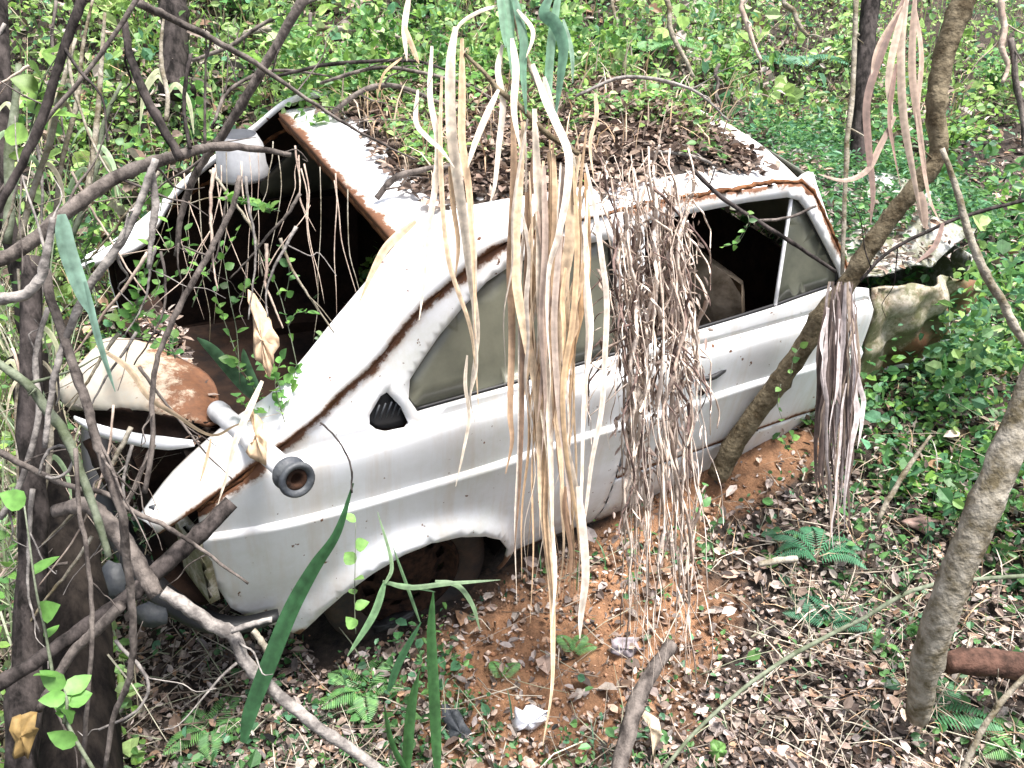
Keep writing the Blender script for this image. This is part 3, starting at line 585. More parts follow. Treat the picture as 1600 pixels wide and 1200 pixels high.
BR = [
 ('branch', 'dark straight branch slanting down to the left edge, foremost at the top left', 'branch', [(136, -20), (100, 75), (70, 175), (35, 255), (-15, 345)], [1.3], [7, 7, 6], 'darkbark', 1),
 ('branch', 'thin grey branch parallel to the thick dark one, running down left from the top', 'branch', [(225, -20), (195, 30), (130, 120), (60, 205), (20, 290)], [1.5], [4, 3], 'bark', 2),
 ('branch', 'long slender branch crossing from the top left down to the right above the hatch opening', 'branch', [(215, 5), (260, 25), (330, 60), (400, 100), (480, 155), (560, 205), (650, 250)], [1.7, 2.0], [6, 5, 3, 1.5], 'bark', 5),
 ('branch', 'purple-grey branch rising from the far hatch corner to the top edge', 'branch', [(482, -15), (430, 75), (385, 150), (345, 215), (312, 260), (285, 330), (275, 400)], [1.9, 2.1], [7, 7, 6, 4], 'bark', 3),
 ('branch', 'short black branch ending on the bowed limb at the upper left', 'branch', [(195, 35), (203, 85), (225, 145), (255, 200), (282, 248)], [1.75], [5, 7, 7], 'darkbark', 1),
 ('branch', 'thick bowed limb arching from the left edge over the dark hatch opening', 'branch', [(-20, 415), (40, 385), (100, 335), (160, 290), (215, 262), (280, 243), (330, 230), (400, 232), (455, 242)], [1.75, 2.0], [10, 11, 10, 7, 4], 'bark', 6),
 ('branch', 'grey curled limb hooking down at the left edge', 'branch', [(-20, 468), (35, 462), (62, 435), (74, 390), (82, 340)], [1.6], [9, 8, 4], 'greybark', 2),
 ('branch', 'bleached forked twig running down to the lower left, in front of the hatch', 'branch', [(243, 248), (224, 301), (196, 367), (155, 425), (133, 460), (112, 505), (94, 555), (80, 612), (70, 700)], [1.7], [5, 7, 6, 4], 'greybark', 3),
 ('branch', 'pale stubby twig hanging below the bowed limb', 'branch', [(236, 262), (243, 315), (238, 360), (232, 420)], [1.72], [5, 6, 3], 'greybark', 0),
 ('branch', 'bent beige twig dropping across the hatch opening to the chrome-edged lid', 'branch', [(375, 275), (364, 322), (336, 378), (325, 400), (290, 460), (262, 520), (245, 565), (238, 617), (238, 694), (226, 770)], [1.9], [4, 5, 4, 4], 'bark', 3),
 ('branch', 'tall brown stem curving down past the buckled lid to the lower left ground', 'branch', [(70, 420), (80, 470), (115, 572), (137, 635), (150, 687), (168, 740), (190, 800), (197, 867), (206, 937), (208, 1007), (200, 1070), (178, 1116), (165, 1200)], [1.7, 1.7, 1.9], [7, 7, 6, 4], 'bark', 4),
 ('branch', 'green-grey stem slanting down beside the dark engine opening', 'branch', [(-15, 560), (42, 600), (70, 635), (101, 677), (122, 726), (150, 803), (170, 870)], [1.75], [6, 8, 7, 5], 'bluebark', 2),
 ('branch', 'mid-brown twig running level from the left edge onto the rear wing', 'branch', [(-10, 700), (35, 726), (70, 743), (115, 761), (165, 771), (215, 803), (252, 818), (297, 846), (332, 871), (388, 912)], [1.8, 2.0], [5, 4, 4, 2], 'bark', 3),
 ('vine_tendril', 'tight round tendril loop at the left edge', 'vine', [(62, 740), (66, 722), (80, 701), (101, 698), (114, 715), (107, 736), (87, 747), (72, 745)], [1.78], [2.5], 'greybark', 0),
 ('broken_branch', 'thick charcoal branch with a snapped end, leaning on the rear wing', 'branch', [(362, 785), (315, 832), (262, 878), (228, 908), (196, 937), (147, 969), (105, 1000), (52, 1036), (-20, 1080)], [2.05, 1.8], [13, 15, 12, 11, 10], 'darkbark', 1),
 ('branch', 'grey side limb below the charcoal branch at the lower left', 'branch', [(190, 945), (150, 985), (115, 1018), (90, 1055), (60, 1110)], [1.85], [9, 8, 6], 'bark', 1),
 ('fallen_branch', 'knotty pale branch bending from under the bumper to the bottom edge', 'branch', [(255, 925), (297, 951), (332, 976), (364, 992), (380, 1028), (410, 1063), (455, 1102), (507, 1144), (565, 1182), (640, 1240)], [1.95, 2.0], [10, 11, 10, 9, 8], 'greybark', 2),
 ('branch', 'stubby grey side twig pointing right under the rear wing', 'branch', [(362, 985), (392, 975), (425, 968)], [1.93], [5, 4], 'greybark', 0),
 ('branch', 'thick grey limb arched over the black hollow behind the bumper', 'branch', [(85, 800), (133, 788), (157, 805), (189, 840), (215, 880), (245, 930)], [1.95], [10, 13, 14, 12], 'bark', 1),
 ('dead_sapling', 'thin straight beige stem standing before the dark trunk', 'stem', [(118, 700), (124, 790), (136, 867), (143, 937), (143, 1025), (133, 1140), (130, 1200)], [1.7], [3.5], 'bark', 1),
 ('slim_tree', 'slim black trunk at the extreme upper left edge', 'tree', [(-4, -20), (4, 150), (2, 300), (28, 420), (40, 520)], [2.2], [13, 14, 14, 10], 'darkbark', 0),
 ('leaning_tree', 'forked leaning tree with grey-brown bark, resting before the front of the door', 'tree', [(1120, 745), (1150, 690), (1190, 635), (1225, 586), (1257, 540), (1285, 490), (1320, 450), (1350, 400), (1390, 342), (1430, 292), (1466, 240), (1462, 180), (1468, 122), (1486, 52), (1515, -25)], [3.2, 2.9, 2.7, 2.6], [18, 17, 15, 13, 14, 17], 'mossbark', 2),
 ('branch', 'pale thin branch descending from the fork to the right edge', 'branch', [(1472, 232), (1495, 297), (1509, 350), (1523, 390), (1544, 436), (1568, 474), (1586, 512), (1620, 560)], [2.55], [4, 6, 7, 6], 'palebark', 1),
 ('slim_tree', 'pale lichened slanting trunk at the lower right', 'tree', [(1434, 1120), (1445, 1050), (1480, 935), (1530, 810), (1580, 690), (1640, 540)], [2.45, 2.2, 2.1], [20, 25, 24, 22], 'palebark', 0),
 ('branch', 'thin dark twig lying across the front door window', 'branch', [(1080, 262), (1127, 308), (1180, 343), (1236, 378), (1306, 425)], [2.6], [3.5, 3], 'darkbark', 1),
 ('branch', 'light brown twig bridging the top of the small triangular window', 'branch', [(1180, 345), (1232, 340), (1275, 322)], [2.65], [2.5, 2], 'bark', 0),
 ('branch', 'long dark twig reaching from the right edge to the forked tree', 'branch', [(1620, 308), (1512, 336), (1453, 360), (1390, 392), (1345, 438)], [2.7], [3, 2.5], 'darkbark', 3),
 ('dead_sapling', 'thin upright pale stem behind the forked tree', 'stem', [(1338, -15), (1332, 140), (1322, 245), (1316, 430)], [3.0], [4, 4, 3], 'palebark', 2),
 ('slim_tree', 'dark slim trunk behind the hanging brown leaves at the upper right', 'tree', [(1362, -15), (1352, 90), (1344, 185), (1340, 330)], [4.2], [14, 13], 'darkbark', 0),
 ('fallen_branch', 'short grey log lying at the bottom centre among dead leaves', 'log', [(1050, 1005), (1017, 1053), (996, 1095), (978, 1158), (960, 1230)], [2.45, 2.22], [10, 13, 13], 'bark', 0),
 ('fallen_branch', 'reddish brown log behind the pale slanting trunk', 'log', [(1478, 1035), (1530, 1033), (1650, 1048)], [2.45], [16, 22, 22], 'redwood', 0),
 ('fallen_stick', 'long light stick on the litter rising to the right edge', 'stick', [(1030, 1210), (1110, 1120), (1220, 1035), (1350, 965), (1450, 915), (1620, 898)], [2.25, 2.5, 2.7], [2.5, 3.5, 3.5], 'bluebark', 3),
 ('fallen_stick', 'thin stick standing aslant at the bottom right corner', 'stick', [(1500, 1215), (1530, 1150), (1570, 1090), (1620, 1040)], [2.0], [5, 4], 'palebark', 1),
 ('fallen_stick', 'short pale stick leaning in the litter left of the slanting trunk', 'stick', [(1370, 815), (1400, 760), (1430, 715), (1455, 680)], [2.75], [4, 4, 2], 'palebark', 0),
 ('fallen_stick', 'broken pale stick lying flat below the leaning tree base', 'stick', [(1185, 882), (1215, 876), (1245, 873)], [2.72], [5, 5], 'palebark', 0),
 ('fallen_stick', 'long pale stick lying across the undergrowth at the top left', 'stick', [(360, 58), (400, 48), (450, 43), (560, 47), (640, 60)], [3.9], [4, 5, 4], 'palebark', 1),
 ('branch', 'thin bough crossing the greenery above the pale stick', 'branch', [(300, 95), (360, 72), (415, 35), (500, -5)], [3.2], [3, 3], 'bark', 3),
 ('tree_stump', 'dark rotten stump standing behind the crossing branches', 'stump', [(278, 150), (274, 90), (272, 30), (268, -20)], [3.9], [26, 20, 22], 'darkbark', 0),
 ('branch', 'thin dark twig dropping from the bowed limb near the hatch', 'branch', [(298, 85), (290, 130), (288, 180), (297, 232)], [1.9], [3, 3], 'darkbark', 1),
 ('branch', 'arched twig lying over the leaf litter at the rear of the roof', 'branch', [(520, 175), (570, 140), (620, 135), (680, 158), (720, 175)], [2.75], [4, 4, 2], 'bark', 3),
 ('branch', 'brown twig curled on the roof edge above the pillar', 'branch', [(588, 310), (615, 280), (660, 265), (720, 258)], [2.45], [5, 5, 3], 'bark', 2),
 ('branch', 'grey twig rising left of the green-grey stem', 'branch', [(0, 810), (30, 760), (60, 650), (55, 560), (75, 480)], [1.9], [5, 4], 'greybark', 2),
 ('branch', 'thin curved twig hanging beside the rubber collar on the wing', 'branch', [(500, 660), (530, 690), (548, 730), (550, 770)], [1.95], [1.5], 'darkbark', 0),
 ('branch', 'short dark bough stub beneath the rear wing corner', 'branch', [(395, 985), (408, 1002), (420, 1022)], [2.0], [5, 5], 'palebark', 0),
 ('fallen_stick', 'curved green-brown stick before the charcoal branch', 'stick', [(180, 1000), (230, 1060), (215, 1110), (155, 1140)], [1.9], [3, 2], 'greybark', 2),
]
for n_, l_, c_, pts, ds, hws, mk, tw in BR:
    branch(n_, l_, c_, pts, ds, hws, M[mk], twigs=tw)
for k, (pts, lb) in enumerate([([(430, 120), (520, 100), (640, 95), (700, 110)], 'dark thin twig arching over the rear edge of the roof'), ([(500, 130), (600, 105), (720, 130), (780, 160)], 'grey twig lying across the leaf litter behind the straw blades'), ([(900, 150), (980, 120), (1080, 140), (1140, 190)], 'dark twig arching over the front half of the roof'), ([(640, 240), (720, 200), (800, 215), (860, 260)], 'thin twig curved over the middle of the roof litter'), ([(330, 200), (360, 140), (430, 110), (520, 120)], 'thin twig bending over the far rear pillar'), ([(930, 290), (1010, 240), (1100, 250), (1180, 300)], 'brown twig sagging over the roof above the dead vines')]):
    branch('roof_twig', lb, 'twig', pts, [2.8, 2.9], [2.5, 3, 1.5], M[['darkbark', 'bark', 'greybark'][k % 3]], twigs=4, sides=6)
# big dark trunk at the lower left
branch('old_tree', 'broad dark mossy trunk at the lower left corner', 'tree', [(40, 560), (75, 700), (105, 850), (120, 1000), (125, 1260)], [2.35, 2.2], [26, 36, 46, 60], M['blackbark'], sides=16, rough=.05)
branch('old_tree', 'grey fibrous trunk beside the broad dark one at the left edge', 'tree', [(50, 400), (48, 600), (52, 800), (45, 1000), (30, 1240)], [2.0], [14, 20, 26], M['darkbark'], sides=12, rough=.06)

# ------------------------------------------------------------ hanging dry blades
STRAW = [(.70, .53, .36), (.64, .45, .27), (.78, .67, .54), (.54, .38, .24), (.76, .66, .56)]
BROWN = [(.34, .21, .13), (.42, .28, .18), (.28, .18, .12)]
def blade(parent, pts, d, hw_, pal=STRAW, name='blade', m_='straw', tw=None, taper=True):
    W = [P(u, v, (d if np.isscalar(d) else np.interp(i/(len(pts)-1), np.linspace(0, 1, len(d)), d))) for i, (u, v) in enumerate(pts)]
    path = smoothpath(W, 6); ww = hw_/F*(d if np.isscalar(d) else np.mean(d))
    wid = np.array([.45, .9, 1, 1, .95, .8, .55, .12])*ww if taper else np.array([1, 1])*ww
    V_, F_ = ribbon_g(path, wid, rng.uniform(-.5, .5) if tw is None else tw, rng.normal()*.03, .3)
    c = np.array(pal[rng.integers(len(pal))])*rng.uniform(.8, 1.15); cc = np.tile(c, (len(V_), 1))*(1+rng.normal(size=(len(V_)//3, 1)).repeat(3, 0)*.09)*np.tile([[1.08], [.72], [.95]], (len(V_)//3, 1))
    return mesh(name, V_, F_, M[m_], parent, cols=np.clip(cc, 0, .9))
cane = empty('dry_grass_clump', P(890, 240, 2.0), 'straw-coloured grass clump with long blades hanging before the quarter window', 'dry grass')
V_, F_ = tube_g(smoothpath([P(726, 84, 2.02), P(758, 115, 2.01), P(779, 140, 2.0), P(817, 171, 2.0), P(856, 210, 2.0), P(905, 241, 2.0)], 5), [.004, .006, .007, .006], 7, .08)
mesh('stem', V_, F_, M['mossbark'], cane)
V_, F_ = tube_g(smoothpath([P(800, -20, 2.05), P(812, 60, 2.04), P(835, 120, 2.03), P(870, 200, 2.01), P(895, 245, 2.0), P(898, 320, 2.0)], 5), [.005, .006, .006, .004], 7, .08)
mesh('stem', V_, F_, M['palebark'], cane)
GB = [
 ([(800, 150), (803, 250), (800, 350), (797, 420), (800, 520), (797, 640), (800, 690), (790, 740)], 8, BROWN),
 ([(818, 190), (812, 300), (806, 380), (808, 450), (825, 540), (838, 600), (845, 680), (848, 780), (855, 850), (862, 920), (864, 1000), (862, 1080), (848, 1165)], 10, STRAW[:1]),
 ([(835, 170), (840, 280), (845, 350), (845, 450), (850, 560), (858, 650), (862, 760), (864, 880)], 11, STRAW[2:3]),
 ([(832, 100), (850, 150), (868, 190), (888, 240), (886, 300), (872, 370), (858, 420), (855, 500), (860, 580), (858, 640)], 10, STRAW[4:5]),
 ([(905, 240), (893, 300), (890, 380), (878, 450), (872, 520), (868, 620), (875, 700), (880, 790)], 12, STRAW[:1]),
 ([(915, 270), (918, 350), (917, 430), (905, 500), (885, 580), (878, 640), (870, 690)], 7, [(.48, .3, .16)]),
 ([(915, 255), (930, 330), (940, 400), (948, 470), (945, 560), (940, 640), (925, 720), (915, 800), (905, 850)], 6, STRAW[4:5]),
 ([(870, 600), (885, 690), (902, 770), (912, 850), (914, 905)], 5, STRAW[2:3]),
 ([(903, 760), (911, 830), (915, 900), (908, 960), (906, 998)], 9, STRAW[4:5]),
 ([(884, 760), (882, 800), (892, 860), (890, 912)], 5, BROWN),
 ([(822, 300), (826, 420), (832, 520), (850, 640), (855, 760), (870, 850), (880, 900)], 7, BROWN),
 ([(865, 240), (868, 340), (862, 460), (866, 580), (858, 700), (852, 800), (858, 880), (868, 960)], 9, STRAW[3:4]),
 ([(850, 260), (852, 380), (846, 500), (852, 620), (846, 720)], 8, [(.40, .31, .26)]),
 ([(880, 260), (874, 380), (866, 500), (872, 620), (886, 740), (892, 820)], 7, [(.45, .36, .3)]),
 ([(896, 260), (902, 380), (895, 500), (880, 600), (884, 700), (900, 800), (905, 860)], 6, STRAW[1:2]),
 ([(840, 330), (856, 450), (850, 560), (840, 660)], 6, [(.38, .28, .22)]),
 ([(845, 640), (858, 720), (862, 820), (868, 900), (862, 980)], 5, STRAW[2:3]),
 ([(780, 8), (745, 20), (716, 42), (706, 80)], 4, STRAW[2:3]),
 ([(785, 70), (778, 110), (786, 160), (780, 225), (773, 290), (765, 318)], 7, STRAW[4:5]),
 ([(779, 140), (758, 185), (740, 230), (731, 262)], 7, STRAW[2:3]),
 ([(808, 15), (830, 42), (832, 62), (822, 90)], 5, STRAW[2:3]),
 ([(800, 60), (806, 110), (803, 170), (812, 230)], 8, STRAW[2:3]),
 ([(930, 145), (932, 180), (922, 225), (928, 280)], 5, STRAW[:1]),
 ([(850, 120), (862, 170), (880, 215), (900, 235)], 8, STRAW[4:5]),
]
for k, (pts, h_, pal) in enumerate(GB):
    blade(cane, pts, 2.0+rng.normal()*.03, h_*.74, pal, tw=rng.uniform(-.35, .35))
for k in range(38):
    x0 = rng.uniform(815, 920); x1 = x0+rng.normal()*16-10; y0 = rng.uniform(180, 420); y1 = rng.uniform(560, 1000)
    pts = [(x0+(x1-x0)*s+rng.normal()*5, y0+(y1-y0)*s) for s in np.linspace(0, 1, 7)]
    blade(cane, pts, 2.03+rng.normal()*.03, rng.uniform(1.5, 4.5), STRAW+STRAW+BROWN)
cl2 = empty('dry_grass_clump', P(710, 45, 2.05), 'sparser straw grass clump hanging before the rear window pillar', 'dry grass')
for pts, h_ in [
 ([(675, 72), (672, 150), (684, 220), (680, 290), (668, 370), (664, 430), (655, 500)], 5),
 ([(712, 42), (704, 100), (705, 200), (715, 280), (728, 370), (735, 430), (746, 520), (738, 590), (730, 645)], 9),
 ([(722, 60), (722, 150), (722, 220), (733, 300), (741, 420), (743, 530)], 6),
 ([(690, 120), (688, 220), (692, 330), (700, 400), (711, 442), (733, 505), (742, 560), (748, 640)], 4),
 ([(653, 140), (650, 190), (668, 215), (690, 235), (710, 262)], 4),
 ([(730, 260), (735, 330), (742, 400), (740, 480), (745, 570), (735, 620), (742, 660)], 4),
 ([(702, 260), (708, 320), (716, 380), (712, 430)], 4),
 ([(640, -10), (632, 45), (636, 95)], 5), ([(632, 40), (645, 75), (655, 100)], 4), ([(628, 90), (600, 115), (590, 150)], 3),
 ([(650, 345), (622, 368), (600, 392), (580, 430), (560, 476)], 7),
 ([(730, 555), (727, 600), (733, 650), (725, 700), (712, 760)], 3),
]:
    blade(cl2, pts, 2.05+rng.normal()*.02 if pts[0][1] < 300 or h_ > 5 else 2.08, h_, STRAW)
rl = empty('hanging_leaf_cluster', P(1420, -5, 2.4), 'long brown withered leaves hanging behind the forked tree at the upper right', 'dead leaves')
for pts, h_ in [
 ([(1418, -15), (1408, 70), (1411, 175), (1425, 262), (1442, 352)], 9), ([(1411, 0), (1376, 87), (1355, 157), (1357, 227), (1364, 300), (1360, 350)], 9),
 ([(1430, -15), (1425, 105), (1435, 192), (1447, 265)], 8), ([(1399, 182), (1376, 227), (1355, 266), (1320, 282), (1278, 272)], 7),
 ([(1400, 100), (1390, 182), (1397, 238), (1408, 296)], 9), ([(1438, 300), (1442, 330), (1447, 358)], 11), ([(1474, 348), (1460, 385), (1430, 412)], 6),
 ([(1420, -10), (1400, 60), (1388, 130), (1396, 190)], 8), ([(1428, 0), (1440, 90), (1434, 180), (1450, 300), (1470, 350)], 6), ([(1410, 10), (1370, 80), (1362, 140)], 7)]:
    blade(rl, pts, 2.5, h_*.68, [(.44, .32, .25), (.34, .24, .19), (.54, .42, .33), (.26, .17, .14)])

# ------------------------------------------------------------ dead vine curtain and leaf bundle
vt = empty('dead_vine_curtain', P(1010, 300, 2.2), 'tangled mauve-brown dead vines hanging over the door, left of the open front window', 'dead vine')
for k in range(96):
    lane = rng.choice([0, 1, 2], p=[.42, .38, .2]); c0 = rng.normal([975, 1045, 1005][lane], 30)
    yb = rng.uniform(520, 820) if k % 2 else rng.uniform(820, 1090); xb = [rng.normal(996, 13), rng.normal(1078, 17), rng.normal(1035, 30)][lane]+(yb-700)*.03
    y0 = rng.uniform(225, 450); n = 16; amp = rng.choice([2, 6, 14, 22])*rng.uniform(.6, 1.2)
    pts = []; w0 = rng.uniform(0, 6); fq = rng.uniform(5, 17); kx = 0
    for s in np.linspace(0, 1, n):
        kx += rng.normal()*3.5; x = c0*(1-s**.7)+xb*s**.7+amp*math.sin(w0+s*fq)*(1-.4*s)+kx; pts.append((x, y0+(yb-y0)*s))
    dd = 2.2+rng.normal()*.07
    path = smoothpath([P(u, v, dd+rng.normal()*.02) for u, v in pts], 4)
    r_ = rng.choice([.9, 1.5, 2.4, 3.8])/F*2.2; V_, F_ = tube_g(path, [r_*.6, r_, r_*.9, r_*.3], 5, .25, flat=.5)
    mesh('strand', V_, F_, M[('vine', 'palevine', 'palevine', 'vine', 'palevine', 'darkvine')[rng.integers(6)]], vt)
for k in range(46):                                          # curled side shoots
    cx, cy = rng.uniform(940, 1090), rng.uniform(250, 600); r0 = rng.uniform(12, 34); a0 = rng.uniform(0, 6.3)
    pts = [(cx+r0*(1-.3*s)*math.cos(a0+s*3.6)*.8, cy+r0*math.sin(a0+s*3.6)) for s in np.linspace(0, 1, 8)]
    V_, F_ = tube_g(smoothpath([P(u, v, 2.14+rng.normal()*.03) for u, v in pts], 3), [.0018, .0015, .0008], 5, .1); mesh('curled_shoot', V_, F_, M['palevine'] if k % 2 else M['vine'], vt)
for k in range(34):                                          # strands crossing the others, densest on the roof edge
    xa, ya = rng.uniform(925, 1090), rng.uniform(230, 560); a_ = rng.uniform(.3, 2.8); L_ = rng.uniform(60, 190); cv = rng.normal()*40
    pts = [(np.clip(xa+math.cos(a_)*L_*s+cv*s*(1-s)*2+rng.normal()*3, 920, 1110), ya+math.sin(a_)*L_*s+40*s*s) for s in np.linspace(0, 1, 8)]
    V_, F_ = tube_g(smoothpath([P(u, v, 2.15+rng.normal()*.04) for u, v in pts], 3), [rng.uniform(.0014, .0045), .0012], 5, .2); mesh('cross_strand', V_, F_, M[('vine', 'palevine', 'darkvine')[k % 3]], vt)
for nme, n_, yr, sz in (('dead_leaf_mass', 900, (300, 930), .017),):
    s = rng.beta(1.6, 2.4, n_); v_ = yr[0]+(yr[1]-yr[0])*s; lane = rng.random(n_) < .55
    u_ = np.where(lane, rng.normal(995, 16, n_), rng.normal(1050, 22, n_)); u_ = np.clip(u_, 955, 1105)
    pos = np.array([P(a, b, 2.22+rng.normal()*.05) for a, b in zip(u_, v_)])
    dr_ = rng.normal(size=(n_, 3))*.5+[0, 0, -1.0]; V_, F_ = leaves_np(pos, dr_, rng.normal(size=(n_, 3)), rng.uniform(.8, 2.6, n_)*sz, rng.uniform(.15, .4, n_)*sz)
    o = mesh(nme, V_, F_, M['dead'], vt, cols=rcol(n_, [(.40, .30, .26), (.30, .22, .19), (.56, .46, .40), (.16, .11, .09), (.64, .54, .47)]).repeat(6, 0)); o['kind'] = 'stuff'
bd = empty('dead_leaf_bundle', P(1315, 445, 2.75), 'grey-brown bundle of withered leaves hanging from the tree fork beside the door', 'dead leaves')
for k in range(80):
    a_ = rng.uniform(-1, 1); ya = 440+rng.uniform(0, 1)**2*160; yb = min(860, ya+rng.uniform(120, 330)); kx = 0; pts = []
    for s in np.linspace(0, 1, 8):
        y_ = ya+(yb-ya)*s; t_ = (y_-440)/420; wd = 12+16*math.sin(math.pi*min(1, t_*1.1+.1))**.7; kx += rng.normal()*3.2
        pts.append((1314-10*t_+a_*wd+kx, y_))
    blade(bd, pts, 2.72+rng.normal()*.04, rng.uniform(1.2, 4.5), [(.30, .25, .24), (.20, .15, .14), (.44, .38, .37), (.10, .07, .06), (.58, .51, .50), (.36, .28, .22)], name='withered_leaf', m_='dead', tw=rng.uniform(-.9, .9))

# ------------------------------------------------------------ green grass blades
GR = [(.07, .19, .06), (.05, .15, .06), (.10, .24, .08)]
TEAL = [(.20, .36, .24), (.15, .30, .2), (.26, .42, .30)]
def grassplant(name, label, base, specs, pal, d):
    e = empty(name, P(base[0], base[1], d), label, 'grass plant')
    for pts, h_ in specs: blade(e, pts, d+rng.normal()*.015, h_, pal, name='leaf', m_='green')
grassplant('grass_plant', 'tall green grass blades drooping in from the top centre', (800, -30), [
 ([(790, -30), (794, 20), (797, 60), (802, 130)], 9), ([(862, -10), (850, 20), (868, 38), (880, 72), (876, 120), (868, 182)], 10), ([(875, -20), (862, 60), (857, 140), (862, 170)], 7),
 ([(800, -20), (818, 60), (817, 105), (822, 178)], 7), ([(780, -20), (786, 30), (790, 75)], 7), ([(880, 30), (893, 80), (895, 130)], 4)], TEAL, 2.0)
grassplant('grass_plant', 'single broad dark green blade standing before the rear wheel arch', (392, 1110), [([(552, 755), (527, 832), (492, 885), (457, 948), (425, 1025), (392, 1110), (380, 1160)][::-1], 13)], GR[1:2], 1.95)
gdd = gdepth(660, 1185)-.15
grassplant('grass_plant', 'upright dark green blades at the bottom, left of the white scrap', (640, 1210), [([(684, 1215), (679, 1100), (674, 990), (677, 925)], 9), ([(634, 1215), (642, 1112), (654, 1052)], 10), ([(607, 1080), (625, 1032), (658, 972)], 6), ([(600, 1100), (612, 1160), (640, 1215)][::-1], 7)], GR, gdd)
grassplant('grass_plant', 'bent light green blades in front of the rear wheel', (602, 912), [([(601, 911), (583, 962), (543, 1025)], 6), ([(598, 908), (640, 918), (700, 912), (782, 906)], 4), ([(680, 908), (715, 915), (738, 945), (750, 985)], 4), ([(656, 972), (635, 913), (614, 855)], 3), ([(602, 912), (612, 880), (590, 800)], 3), ([(602, 912), (640, 916), (680, 925)], 3)], [(.18, .32, .16), (.24, .36, .2)], 2.15)
grassplant('grass_plant', 'broad teal blade with pale edges hanging at the left, before the hatch', (98, 335), [([(96, 335), (104, 385), (128, 455), (150, 500)], 14), ([(132, 440), (146, 500), (160, 550), (180, 612)], 7)], [(.22, .36, .28)], 1.65)
grassplant('grass_plant', 'dark green strap leaves growing by the pipe inside the tail', (380, 640), [([(400, 625), (370, 590), (335, 550), (308, 528)], 12), ([(405, 615), (385, 570), (380, 545)], 8)], [(.09, .2, .10)], 2.3)
# reeds at the left
for k, (x0, y0, x1, y1, h_, lab) in enumerate([
 (120, 60, 30, 380, 5, 'straw reed slanting left behind the thick dark branch'), (145, -10, 90, 330, 4, 'thin straw reed rising from the left thicket to the top edge'),
 (165, 20, 135, 330, 5, 'pale straw reed right of the crossing grey branches'), (28, 100, 12, 380, 9, 'thick green stalk near the left edge'),
 (258, 20, 262, 190, 4, 'upright pale reed behind the black short branch'), (60, 440, 40, 790, 5, 'straw reed standing left of the buckled lid'),
 (30, 420, 30, 840, 4, 'thin straw reed at the left edge beside the trunk'), (185, 130, 120, 370, 5, 'greenish reed under the crossing branches'),
 (85, 560, 60, 860, 5, 'bleached reed before the grey fibrous trunk')]):
    e = empty('dry_reed', P(x1, y1, 2.0), lab, 'reed')
    pts = [(x0+(x1-x0)*s+rng.normal()*4, y0+(y1-y0)*s) for s in np.linspace(0, 1, 5)]
    V_, F_ = tube_g(smoothpath([P(u, v, 2.0+.02*k) for u, v in pts], 4), [h_/F*1.1, h_/F*2, h_/F*2], 6, .05); mesh('stem', V_, F_, M['palebark'] if 'green' not in lab else M['bluebark'], e)
    for q in range(3):
        i = rng.uniform(.2, .8); bx, by = x0+(x1-x0)*i, y0+(y1-y0)*i; sg = rng.choice([-1, 1])
        blade(e, [(bx, by), (bx+sg*14, by-18), (bx+sg*34, by+10), (bx+sg*42, by+60)], 2.0+.02*k, 4, [(.4, .42, .26), (.55, .48, .34), (.25, .36, .2)], name='leaf')

# ------------------------------------------------------------ small leafy plants (vine shoots, seedlings, ferns, shrubs)
def sprig_arrays(path, nl, L, W, spread=1.0):
    n = len(path); idx = np.linspace(n*.12, n-1, nl).astype(int); pos = []; dr = []; nr = []
    for k, i in enumerate(idx):
        T = path[min(i+1, n-1)]-path[max(i-1, 0)]; T /= np.linalg.norm(T)+1e-9
        a = np.cross(T, [0, .3, 1]); a /= np.linalg.norm(a)+1e-9
        s = 1 if k % 2 else -1; dd = a*s*spread+T*.45+np.array([0, -.1, .25])+rng.normal(size=3)*.25
        pos.append(path[i]); dr.append(dd); nr.append(np.array([0, -.5, 1])+rng.normal(size=3)*.4)
    pos = np.array(pos); return leaves_hi(pos, np.array(dr), np.array(nr), L*rng.uniform(.6, 1.2, len(pos)), W*rng.uniform(.7, 1.15, len(pos)))
BG = [(.16, .34, .07), (.11, .27, .06), (.22, .40, .10), (.09, .22, .07)]
def leafy(name, label, cat, paths, nl, L, W, pal=BG, r=.0015, group=None, mstem='bluebark'):
    base = paths[0][0]; e = empty(name, base, label, cat, group)
    parts = []; LV = []; LF = []; o = 0
    for p in paths:
        sp_ = smoothpath(p, 5); parts.append(tube_g(sp_, [r, r*.8, r*.4], 5, .05))
        v, f = sprig_arrays(sp_, nl, L, W); LV.append(v); LF.append(f+o); o += len(v)
    V_, F_ = merge(parts); mesh('stem', V_, F_, M[mstem], e)
    LV = np.concatenate(LV); LF = np.concatenate(LF)
    mesh('foliage', LV, LF, M['green'], e, cols=rcol(len(LV)//18, pal).repeat(18, 0)); return e
def PP(l, d): return [P(u, v, d+rng.normal()*.01) for u, v in l]
leafy('vine_shoot', 'bright leafy shoot climbing in the middle of the dark hatch opening', 'vine', [PP([(375, 600), (370, 520), (360, 470), (352, 420), (345, 385)], 2.3), PP([(372, 560), (350, 500), (335, 455)], 2.3), PP([(360, 480), (380, 455), (398, 440)], 2.3)], 8, .030, .011)
leafy('vine_shoot', 'leafy shoot with small oval leaves at the right of the hatch opening', 'vine', [PP([(470, 600), (455, 530), (440, 470), (425, 430), (400, 380)], 2.25), PP([(450, 510), (462, 490), (480, 488)], 2.25), PP([(445, 470), (452, 430), (448, 395)], 2.25)], 7, .032, .012)
